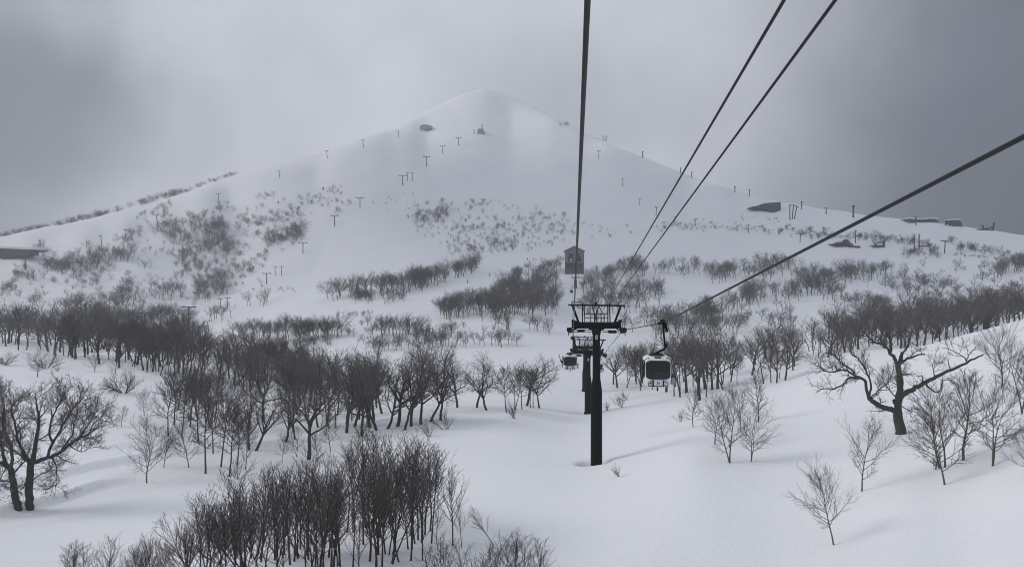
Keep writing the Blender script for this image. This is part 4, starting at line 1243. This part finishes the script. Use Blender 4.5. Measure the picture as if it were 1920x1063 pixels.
# the wood in the middle distance: bases as seen
g = 'gnarled birches of the central dark wood'
lab = 'dark gnarled birch in the front row of the central wood'
for i, (u, v, h, ln) in enumerate([(650, 811, 152, 0.02), (679, 818, 150, 0), (708, 806, 150, 0), (726, 804, 140, 0.15), (741, 800, 150, 0), (757, 806, 148, 0), (771, 799, 150, -0.05), (790, 795, 146, 0.08), (806, 790, 130, 0.1), (827, 788, 138, 0.25), (697, 800, 150, 0), (663, 800, 150, 0)]):
    T('spread', u, v, h, lab, g, ln, i)
for i, (u, v, h, ln, lb) in enumerate([(857, 764, 112, -0.12, 'short-stemmed gnarled birch in the hollow, closest to the central wood'), (893, 764, 108, -0.2, 'leaning gnarled birch in the hollow, middle of three in the open'), (913, 769, 112, -0.06, 'gnarled birch in the hollow with low side limbs, last of three in the open'),
                                       (985, 760, 104, 0.06, 'large V-forked gnarled birch at the open end of the central wood'), (1012, 765, 92, 0.05, 'last birch at the open end of the central wood')]):
    T('spread', u, v, h, lb, None, ln, i + 1, wide=1.05)
for i, (u, v, h) in enumerate([(950, 773, 96), (966, 768, 90), (979, 768, 84), (995, 764, 84), (1000, 765, 80)]):
    T('tall', u, v, h, 'thin straight stem among the trees at the open end of the central wood', 'thin stems at the end of the central wood', 0, i)


def inside(poly, x, y):
    c = False; n = len(poly)
    for i in range(n):
        (x0, y0), (x1, y1) = poly[i], poly[i - 1]
        if (y0 > y) != (y1 > y) and x < (x1 - x0) * (y - y0) / (y1 - y0) + x0: c = not c
    return c


def scatter(poly, n, dmin=0):
    us = [a for a, b in poly]; vs = [b for a, b in poly]; out = []
    tries = 0
    while len(out) < n and tries < n * 60:
        tries += 1
        u, v = prng.uniform(min(us), max(us)), prng.uniform(min(vs), max(vs))
        if not inside(poly, u, v): continue
        if dmin and any(abs(u - a) < dmin and abs(v - b) < dmin * 0.6 for a, b in out): continue
        out.append((u, v))
    return out


def wood(key, poly, n, h0, h1, label, group, dmin=4, lean=0.06):
    for (u, v) in scatter(poly, n, dmin):
        k = key[int(prng.integers(len(key)))] if isinstance(key, (list, tuple)) else key
        T(k, u, v, prng.uniform(h0, h1), label, group, prng.normal(0, lean), wide=prng.uniform(0.9, 1.15))


wood('wood', [(545, 775), (640, 765), (840, 745), (850, 770), (700, 800), (610, 806), (560, 800)], 12, 105, 140, 'dark gnarled birch deep inside the central wood', 'birches inside the central wood', 8)
# the looser trees before the wood, at its lower end
g = 'thin trees at the lower edge of the wood'
for i, (k, u, v, h, ln, lb) in enumerate([('tall', 315, 818, 118, 0, 'tall dark bunched birch on the lower edge of the wood, first in the row'), ('birch', 354, 876, 105, -0.12, 'low-branched small birch beside the tall one at the lower edge of the wood'),
                                          ('tall', 385, 887, 170, 0.02, 'tall bare birch standing lowest on the snow at the edge of the wood'), ('tall', 414, 875, 160, 0.08, 'bare birch with a slightly leaning stem just past the lowest one'),
                                          ('tall', 429, 893, 150, 0, 'bare birch by the broken stump at the edge of the wood'), ('shrub', 445, 897, 52, 0, 'broken stump with hanging twigs at the edge of the wood'),
                                          ('spread', 480, 845, 135, 0.5, 'crooked birch with a strongly leaning dark foot'), ('spread', 467, 843, 128, -0.1, 'dark birch beside the crooked leaning one'),
                                          ('birch', 529, 866, 62, -0.1, 'small bare birch on the snow between thicket and wood'), ('birch', 557, 856, 62, -0.15, 'small bent birch on the snow beside another small one'),
                                          ('spread', 575, 861, 165, -0.1, 'large dark birch at the lower end of the central wood'), ('birch', 594, 874, 70, 0.0, 'small birch with a forked foot close above the thicket'),
                                          ('tall', 372, 830, 140, 0, 'tall bunched birch behind the lowest row'), ('tall', 358, 800, 130, 0, 'tall bunched birch deep behind the lowest row'), ('tall', 340, 820, 110, 0.05, 'bunched birch between two taller ones'),
                                          ('tall', 400, 850, 130, 0, 'bare birch right behind the lowest row'), ('tall', 445, 870, 120, 0.05, 'bare birch right behind the broken stump'), ('birch', 620, 845, 80, 0, 'small birch where the thicket meets the central wood'), ('birch', 460, 880, 95, 0.1, 'leaning thin birch beside the broken stump')]):
    T(k, u, v, h, lb, None, ln, i)
wood(['spread', 'tall'], [(440, 800), (540, 770), (640, 770), (640, 800), (600, 835), (500, 830), (450, 830)], 11, 105, 150, 'dark birch where the lower wood thins out', 'birches where the lower wood thins out', 10)
wood(['tall'], [(300, 760), (380, 760), (430, 790), (400, 815), (320, 795)], 9, 90, 115, 'dark bunched birch of the little stand before the long wood', 'little stand before the long wood', 9)

# long dark wood on the valley floor
LONG = [(-20, 652), (60, 662), (160, 680), (260, 696), (400, 728), (480, 745), (560, 762), (640, 745), (600, 715), (480, 690), (330, 662), (150, 650), (0, 636), (-20, 636)]
wood(['wood', 'wood', 'tall'], LONG, 112, 66, 90, 'dark bare birch of the long dense wood across the valley floor', 'birches of the long valley wood', 5)
wood(['wood', 'wood', 'tall'], [(-30, 640), (350, 652), (360, 694), (250, 690), (160, 676), (60, 660), (-30, 652)], 46, 80, 98, 'dark bare birch of the long dense wood across the valley floor', 'birches of the long valley wood', 4)
wood('wood', [(660, 735), (840, 710), (850, 745), (680, 765)], 12, 78, 100, 'dark birch at the back of the central wood', 'birches at the back of the central wood', 6)
# wood around and behind the white cabin
wood(['wood', 'tall'], [(1140, 716), (1232, 712), (1232, 732), (1150, 736)], 13, 76, 92, 'dark birch of the small wood between the towers and the white cabin', 'small wood between towers and cabin', 5)
wood(['wood', 'wood', 'tall'], [(1240, 718), (1350, 700), (1370, 730), (1320, 750), (1250, 752)], 19, 100, 122, 'dark birch of the dense wood right behind the white cabin', 'dense wood behind the white cabin', 6)
wood(['wood', 'tall'], [(1340, 690), (1500, 660), (1520, 685), (1490, 710), (1380, 735)], 22, 66, 88, 'birch of the thin wood running up the valley past the white cabin', 'thin wood past the white cabin', 7)
for _ in range(66):
    u = prng.uniform(1515, 1945)
    f = (u - 1515) / 430
    p = on(u, prng.uniform(132 + 6 * f, 205 - 15 * f))
    plant('wood', p, px_h(p, prng.uniform(50, 88)), 'dark birch of the wood behind the snow crest and the gnarled tree', 'wood behind the snow crest', prng.normal(0, 0.06), None, prng.uniform(1.0, 1.25))
T('wood', 1524, 668, 50, 'small round birch alone at the end of the wood behind the crest')

# thicket of slim birches at the bottom
g = 'slim birches of the near thicket'
lab = 'slim upright birch in the dense thicket nearest the viewer'
THK = [(375, 1085), (440, 1055), (540, 1035), (630, 1005), (700, 980), (800, 975), (822, 1005), (812, 1050), (700, 1100), (560, 1115), (390, 1125)]
for (u, v) in scatter(THK, 64, 8):
    T('slender', u, v, prng.uniform(158, 198) * (1.06 if 600 < u < 760 else 1.0), lab, g, prng.normal(0, 0.05), wide=prng.uniform(1.05, 1.35))
g = 'birch tops at the bottom edge'
lab = 'twiggy top of a slim birch rising from the bottom edge'
for i, (u, v, h) in enumerate([(130, 1128, 108), (152, 1135, 104), (198, 1130, 118), (222, 1140, 108), (268, 1130, 124), (290, 1135, 128), (315, 1130, 112), (250, 1140, 112), (345, 1120, 150), (372, 1115, 165), (405, 1110, 185), (430, 1130, 180), (360, 1140, 150),
                               (820, 1130, 118), (845, 1140, 120), (880, 1135, 122), (905, 1140, 118), (940, 1135, 118), (965, 1130, 130), (985, 1135, 128), (1010, 1140, 112)]):
    T('slender', u, v, h + 12, lab, g, prng.normal(0, 0.08), i, wide=1.45)


# two great trees drawn limb by limb
def traced(name, u0, v0, limbs, spec, mats, label, seed, Y=None):
    """limbs: (points in photo pixels, depth reached at the tip in m, start radius, end radius)"""
    p0 = at(u0, v0) if Y is None else on(u0, Y); s = p0.y / F
    rng = np.random.default_rng(seed); C = Chains()
    for (pts, dep, ra, rb, grow_side) in limbs:
        P3 = np.array([((u - u0) * s, 0.0, (v0 - v) * s) for u, v in pts])
        m = 4 * (len(P3) - 1) + 1
        tk = np.linspace(0, len(P3) - 1, m)
        # Catmull-Rom through the points
        out = []
        for t in tk:
            i = min(int(t), len(P3) - 2); f = t - i
            a, b, c, d = P3[max(i - 1, 0)], P3[i], P3[i + 1], P3[min(i + 2, len(P3) - 1)]
            out.append(0.5 * ((2 * b) + (c - a) * f + (2 * a - 5 * b + 4 * c - d) * f * f + (3 * b - a - 3 * c + d) * f ** 3))
        Q3 = np.array(out)
        Q3[:, 1] += dep[0] + (dep[1] - dep[0]) * np.linspace(0, 1, m) ** 1.2
        Q3 += np.r_[np.zeros((1, 3)), rng.normal(0, 0.03, (m - 1, 3))]
        rad = np.linspace(ra * 0.86, rb * 0.9, m)
        C.add('trunk', Q3, rad, 10)
        if grow_side:
            Lm = np.linalg.norm(np.diff(Q3, axis=0), axis=1).sum()
            sp = [dict(spec[0])] + [dict(x) for x in spec[1:]]
            sp[1]['count'] = grow_side
            # side growth only
            n = len(Q3); sc = sp[1]
            for j in range(grow_side):
                tt_ = 0.28 + 0.72 * (j + rng.uniform(0, 1)) / grow_side
                x = tt_ * (n - 1); i = min(int(x), n - 2); q_ = Q3[i] * (1 - x + i) + Q3[i + 1] * (x - i)
                tg = Q3[i + 1] - Q3[i]; tg /= np.linalg.norm(tg)
                dv = tg * 0.75 + rng.normal(0, 0.55, 3) + np.array((0, 0, 0.35)); dv /= np.linalg.norm(dv)
                grow(C, q_, dv, rng.uniform(0.8, 1.25) * sc['ln'], max(min(rad[i] * 0.6, 0.07), 0.02), 1, sp, rng)
    r = empty(name, p0, label, 'tree')
    for nm, m in zip(('trunk', 'crown'), mats):
        Vv, Qq = C.arrays(nm)
        link(nm, mesh_np(nm, Vv, Qq, smooth=True), m, r)
    return r


TW = [L(), L(n=6, wob=0.16, trop=0.05, ln=1.25, taper=0.3, sides=4, rmin=0.017), L(n=5, wob=0.16, trop=0.06, count=5, t0=0.15, a0=45, a1=34, ln=0.5, rr=0.6, rmin=0.012),
      L(n=4, wob=0.13, trop=0.03, count=4, t0=0.15, a0=42, a1=32, ln=0.5, rr=0.65, rmin=0.009), L(n=3, wob=0.1, count=2, t0=0.2, a0=40, a1=32, ln=0.5, rr=0.8, rmin=0.008)]
traced('gnarled_tree', 1690, 813, [
    ([(1692, 822), (1690, 812), (1686, 790), (1682, 768)], (0, 0), 0.58, 0.40, 0),
    ([(1682, 772), (1672, 768), (1650, 762), (1628, 750), (1617, 742)], (0, -1.2), 0.30, 0.20, 3),
    ([(1618, 744), (1612, 725), (1606, 708), (1590, 703), (1573, 706), (1566, 714), (1550, 722), (1532, 722), (1510, 727)], (-1.2, -2.4), 0.16, 0.035, 9),
    ([(1606, 708), (1590, 700), (1578, 692), (1560, 696), (1545, 694), (1530, 683)], (-1.3, 0.2), 0.13, 0.035, 11),
    ([(1593, 702), (1586, 690), (1570, 681), (1562, 668), (1548, 660), (1538, 668)], (-1.2, -0.2), 0.10, 0.03, 12),
    ([(1617, 742), (1625, 720), (1620, 700), (1614, 682), (1600, 664), (1590, 645)], (-1.2, 0.6), 0.11, 0.03, 13),
    ([(1618, 744), (1630, 728), (1640, 715), (1655, 700)], (-1.2, -2.6), 0.08, 0.025, 10),
    ([(1682, 770), (1686, 748), (1690, 725), (1690, 700), (1688, 685)], (0, 0.5), 0.36, 0.24, 3),
    ([(1688, 687), (1683, 672), (1676, 665), (1674, 656), (1660, 646), (1645, 640), (1636, 628), (1628, 622)], (0.5, 1.4), 0.20, 0.04, 12),
    ([(1676, 662), (1676, 645), (1668, 630), (1664, 612), (1668, 596)], (0.6, 0.0), 0.13, 0.03, 13),
    ([(1688, 686), (1694, 678), (1704, 672), (1718, 666), (1729, 662)], (0.5, -0.4), 0.16, 0.05, 2),
    ([(1694, 678), (1702, 660), (1712, 646), (1716, 636)], (0.5, 1.0), 0.12, 0.035, 8),
    ([(1690, 681), (1692, 668), (1692, 660)], (0.5, 0.2), 0.12, 0.06, 0),
    ([(1684, 758), (1690, 742), (1703, 733), (1718, 724), (1730, 716), (1750, 705), (1775, 692), (1800, 680), (1815, 671), (1830, 662)], (0, -1.0), 0.30, 0.06, 0),
    ([(1716, 726), (1724, 714), (1722, 704), (1708, 701)], (-0.3, -0.9), 0.09, 0.03, 0),
    ([(1730, 718), (1740, 728), (1750, 733), (1757, 727), (1757, 712), (1770, 706)], (-0.4, -1.0), 0.10, 0.03, 2),
    ([(1775, 692), (1772, 682), (1773, 672)], (-0.6, -0.4), 0.06, 0.03, 0),
    ([(1805, 678), (1800, 668), (1790, 660), (1770, 652)], (-0.8, 0.2), 0.07, 0.02, 4),
    ([(1802, 675), (1806, 660), (1812, 648)], (-0.8, -1.4), 0.06, 0.02, 3),
    ([(1745, 708), (1752, 696), (1756, 684)], (-0.5, 0.8), 0.07, 0.02, 6),
    ([(1684, 762), (1677, 758), (1671, 748)], (0, -0.4), 0.17, 0.13, 0),
    ([(1690, 760), (1699, 768), (1705, 772), (1696, 774)], (0, -0.6), 0.05, 0.025, 2),
    ([(1686, 750), (1670, 728), (1664, 705)], (0.1, 1.4), 0.07, 0.02, 9),
], TW, (M_BARK, M_TWIG), 'huge gnarled old tree with thick twisted limbs and a dead arm reaching up', 11)
BIG = [L(), L(n=7, wob=0.15, trop=0.05, ln=1.5, taper=0.3, sides=4, rmin=0.03), L(n=5, wob=0.16, trop=0.06, count=6, t0=0.15, a0=48, a1=36, ln=0.5, rr=0.6, rmin=0.017),
       L(n=4, wob=0.16, trop=0.04, count=5, t0=0.15, a0=46, a1=36, ln=0.52, rr=0.65, rmin=0.011), L(n=3, wob=0.12, trop=0.03, count=3, t0=0.2, a0=44, a1=34, ln=0.52, rr=0.8, rmin=0.008)]
traced('spreading_tree', 55, 953, [
    ([(57, 962), (56, 950), (54, 920), (56, 890), (58, 868)], (0, 0), 0.42, 0.30, 0),
    ([(58, 870), (64, 846), (68, 815), (70, 790), (66, 765), (62, 745)], (0, 0.4), 0.24, 0.05, 11),
    ([(62, 868), (85, 858), (110, 850), (135, 832), (155, 820), (175, 810), (195, 795)], (0, -0.6), 0.22, 0.04, 12),
    ([(92, 856), (100, 830), (112, 806), (124, 780), (140, 758), (148, 748)], (-0.2, 0.8), 0.15, 0.035, 13),
    ([(100, 832), (92, 806), (98, 780), (106, 760), (112, 745)], (-0.1, 0.6), 0.12, 0.03, 11),
    ([(60, 866), (46, 848), (36, 824), (34, 796), (28, 770), (34, 748)], (0, -0.6), 0.18, 0.035, 12),
    ([(58, 872), (48, 858), (44, 848), (30, 836), (22, 815)], (0, -1.4), 0.12, 0.03, 9),
    ([(100, 852), (112, 868), (116, 884), (124, 892), (122, 906)], (-0.3, -1.4), 0.07, 0.02, 8),
    ([(60, 900), (74, 890), (86, 884), (80, 872)], (0, 1.2), 0.06, 0.02, 6),
    ([(135, 832), (150, 840), (165, 842), (178, 838)], (-0.4, -1.4), 0.06, 0.02, 6),
    ([(54, 895), (48, 912), (40, 922)], (0, -0.8), 0.05, 0.02, 4),
    ([(150, 824), (165, 800), (172, 782), (178, 770)], (-0.5, 0.6), 0.08, 0.02, 9),
    ([(120, 842), (140, 815), (150, 790), (160, 770)], (-0.3, -1.2), 0.09, 0.02, 10),
], BIG, (M_BARK, M_TWIG), 'big spreading tree with a thick trunk and a long low limb, beside its twin', 21)
traced('spreading_tree', 33, 953, [
    ([(35, 962), (33, 950), (28, 925), (24, 900), (20, 880)], (0, 0), 0.38, 0.27, 0),
    ([(20, 882), (10, 866), (2, 845), (-2, 818), (4, 790), (0, 765)], (0, 0.5), 0.2, 0.04, 12),
    ([(20, 882), (24, 862), (22, 838), (14, 812), (10, 785), (14, 760), (8, 745)], (0, -0.5), 0.17, 0.035, 12),
    ([(18, 878), (4, 868), (-14, 862), (-34, 850), (-50, 830)], (0, -0.3), 0.18, 0.04, 10),
    ([(-6, 864), (-20, 840), (-26, 810), (-30, 780)], (0, 0.6), 0.12, 0.03, 12),
    ([(22, 890), (32, 878), (40, 862), (44, 845)], (0, 0.9), 0.1, 0.03, 8),
    ([(24, 905), (10, 900), (-6, 908), (-14, 918)], (0, -1.0), 0.08, 0.02, 9),
    ([(14, 872), (10, 890), (12, 905)], (0, -1.3), 0.06, 0.02, 6),
], BIG, (M_BARK, M_TWIG), 'big dark tree at the frame edge, its trunk leaning away from its twin', 22)

# ---------------------------------------------------------------- the far birch scrub: one mass nobody could count
SV, SQ, soff = [], [], 0


def far_put(p, H, src, wide=1.0):
    global soff
    parts = src[int(prng.integers(len(src)))]
    a = prng.uniform(0, 6.28); ca_, sa_ = math.cos(a), math.sin(a)
    for v, q in parts:
        w = v * np.array((H * wide, H * wide, H))
        w = np.stack([w[:, 0] * ca_ - w[:, 1] * sa_ + p[0], w[:, 0] * sa_ + w[:, 1] * ca_ + p[1], w[:, 2] + p[2]], 1)
        SV.append(w.astype(np.float32)); SQ.append((q + soff).astype(np.int32)); soff += len(w)


def far_row(u0, v0, u1, v1, thick, n, h, src=None):
    for _ in range(int(n * 1.45)):
        t = prng.uniform(0, 1)
        u = u0 + (u1 - u0) * t; v = v0 + (v1 - v0) * t + prng.normal(0, thick * (0.55 if h >= 26 else 0.6))
        p = at(u, v)
        hh = h * prng.uniform(0.6, 1.08)
        far_put(p, px_h(p, hh), src or (FAR if h >= 26 else SCRUB), prng.uniform(0.95, 1.25))


ROWS = [(255, 412, 320, 387, 8, 16, 12), (290, 440, 425, 425, 22, 55, 20), (340, 475, 430, 455, 22, 45, 22), (380, 440, 425, 428, 8, 12, 26), (440, 422, 570, 405, 12, 34, 13), (500, 450, 570, 436, 14, 40, 19),
        (400, 485, 440, 470, 20, 16, 18), (560, 384, 640, 362, 15, 26, 8), (470, 372, 520, 366, 6, 12, 7), (780, 412, 840, 398, 15, 34, 13), (880, 386, 910, 381, 6, 8, 9), (780, 425, 1010, 440, 22, 70, 10), (840, 473, 970, 464, 12, 34, 15),
        (985, 458, 1050, 455, 10, 10, 9), (1010, 425, 1080, 430, 14, 22, 10), (690, 385, 780, 375, 12, 12, 5), (80, 506, 190, 488, 14, 55, 22), (190, 490, 252, 482, 12, 26, 26), (60, 470, 110, 462, 4, 4, 18), (0, 548, 32, 535, 10, 14, 18),
        (140, 520, 195, 525, 18, 22, 14), (25, 512, 65, 520, 10, 14, 16), (330, 510, 400, 495, 18, 24, 14), (370, 550, 430, 535, 22, 46, 26), (430, 515, 500, 490, 15, 30, 14), (215, 455, 265, 440, 8, 16, 14), (225, 535, 300, 545, 16, 12, 14),
        (110, 592, 250, 575, 10, 26, 40), (120, 610, 330, 600, 10, 40, 36), (55, 578, 80, 566, 5, 4, 26), (215, 560, 350, 556, 8, 15, 38), (460, 573, 505, 572, 4, 5, 36), (390, 602, 440, 598, 5, 5, 34), (325, 606, 365, 608, 4, 6, 34), (280, 600, 330, 590, 6, 10, 22),
        (615, 560, 700, 545, 6, 16, 40), (690, 552, 800, 535, 9, 46, 40), (790, 535, 900, 505, 10, 44, 34), (660, 560, 760, 560, 8, 26, 24), (470, 537, 565, 548, 8, 8, 9), (680, 560, 700, 548, 4, 3, 14),
        (825, 595, 930, 580, 12, 45, 42), (920, 590, 1045, 575, 14, 62, 44), (930, 555, 1045, 540, 14, 54, 36), (960, 525, 1045, 508, 8, 26, 26), (840, 575, 960, 555, 10, 40, 30), (1020, 507, 1052, 503, 3, 7, 26), (990, 622, 1035, 622, 4, 5, 34), (925, 615, 960, 622, 5, 6, 40),
        (440, 634, 560, 630, 7, 26, 40), (540, 640, 640, 630, 7, 30, 44), (500, 650, 620, 645, 5, 26, 20), (685, 632, 795, 626, 6, 20, 42), (695, 657, 830, 648, 6, 28, 32), (820, 650, 975, 645, 5, 18, 34), (780, 640, 850, 632, 5, 12, 34), (660, 595, 700, 592, 4, 5, 16), (690, 570, 700, 566, 3, 3, 14),
        (1090, 545, 1200, 500, 12, 60, 26), (1090, 585, 1235, 575, 12, 30, 42), (1110, 560, 1240, 545, 10, 34, 34), (1190, 515, 1340, 512, 7, 26, 28), (1230, 625, 1330, 600, 16, 34, 46), (1320, 600, 1420, 560, 14, 28, 38), (1150, 620, 1250, 610, 10, 14, 36),
        (1330, 525, 1480, 505, 12, 56, 32), (1400, 560, 1570, 545, 14, 50, 34), (1480, 530, 1660, 520, 12, 56, 32), (1560, 560, 1660, 580, 12, 28, 28), (1310, 625, 1390, 620, 8, 14, 44), (1390, 600, 1480, 600, 14, 14, 24), (1440, 610, 1500, 615, 10, 10, 26),
        (1660, 535, 1800, 545, 14, 26, 22), (1740, 590, 1920, 575, 16, 34, 26), (1860, 522, 1925, 500, 8, 22, 36), (1700, 560, 1850, 555, 22, 18, 18), (1850, 560, 1920, 540, 12, 14, 22), (1240, 424, 1420, 432, 4, 44, 7), (1400, 432, 1560, 440, 8, 44, 10), (1500, 442, 1720, 452, 5, 60, 11),
        (1640, 450, 1760, 462, 6, 30, 13), (1690, 478, 1760, 476, 7, 22, 15), (1780, 458, 1930, 490, 8, 44, 13), (1790, 478, 1880, 488, 3, 28, 6), (1800, 470, 1830, 468, 3, 8, 18), (1730, 520, 1790, 525, 8, 6, 14), (1390, 405, 1460, 415, 6, 10, 5), (1050, 236, 1066, 236, 2, 6, 10)]
for r in ROWS: far_row(*r)
for (poly, n, h0, h1) in (([(270, 400), (560, 372), (640, 350), (660, 380), (560, 460), (430, 560), (280, 540), (230, 470)], 170, 7, 16), ([(760, 400), (900, 375), (1060, 400), (1060, 470), (900, 480), (780, 440)], 150, 5, 12), ([(20, 500), (180, 490), (300, 530), (420, 560), (300, 590), (40, 570)], 60, 9, 18), ([(1090, 420), (1400, 415), (1400, 436), (1100, 450)], 40, 5, 9), ([(1650, 500), (1920, 500), (1920, 580), (1700, 575)], 60, 10, 24), ([(640, 580), (900, 600), (1000, 640), (660, 660)], 26, 12, 24)):
    for (u, v) in scatter(poly, n):
        p = at(u, v); far_put(p, px_h(p, prng.uniform(h0, h1)), SCRUB, prng.uniform(0.9, 1.2))
# bushes looking over the far skyline
for _ in range(110):
    u = prng.uniform(-10, 440)
    ridge_v = float(np.interp(u, [r[0] for r in RIDGE], [r[1] for r in RIDGE])); Yr = float(np.interp(u, [r[0] for r in RIDGE], [r[2] for r in RIDGE]))
    p = on(u, Yr * 1.03)
    hp_ = (10 if u < 345 else 5) * prng.uniform(0.5, 1.2) + 5
    far_put(p, hp_ * p.y / F, SCRUB, 1.6)
# the back rows of the nearer woods
for poly, n, h in ((LONG, 90, 66),):
    for (u, v) in scatter(poly, n):
        p = at(u, v - 6); far_put(p, px_h(p, h * prng.uniform(0.8, 1.1)), FAR, 1.1)
for _ in range(90):
    u = prng.uniform(1515, 1960); p = on(u, prng.uniform(150, 235))
    far_put(p, px_h(p, prng.uniform(52, 70)), FAR, 1.2)
fw = link('far_birch_scrub', mesh_np('far_birch_scrub', np.concatenate(SV), np.concatenate(SQ)), M_FAR)
tag(fw, kind='stuff', label='far bare birch scrub and woods covering the mountain side')
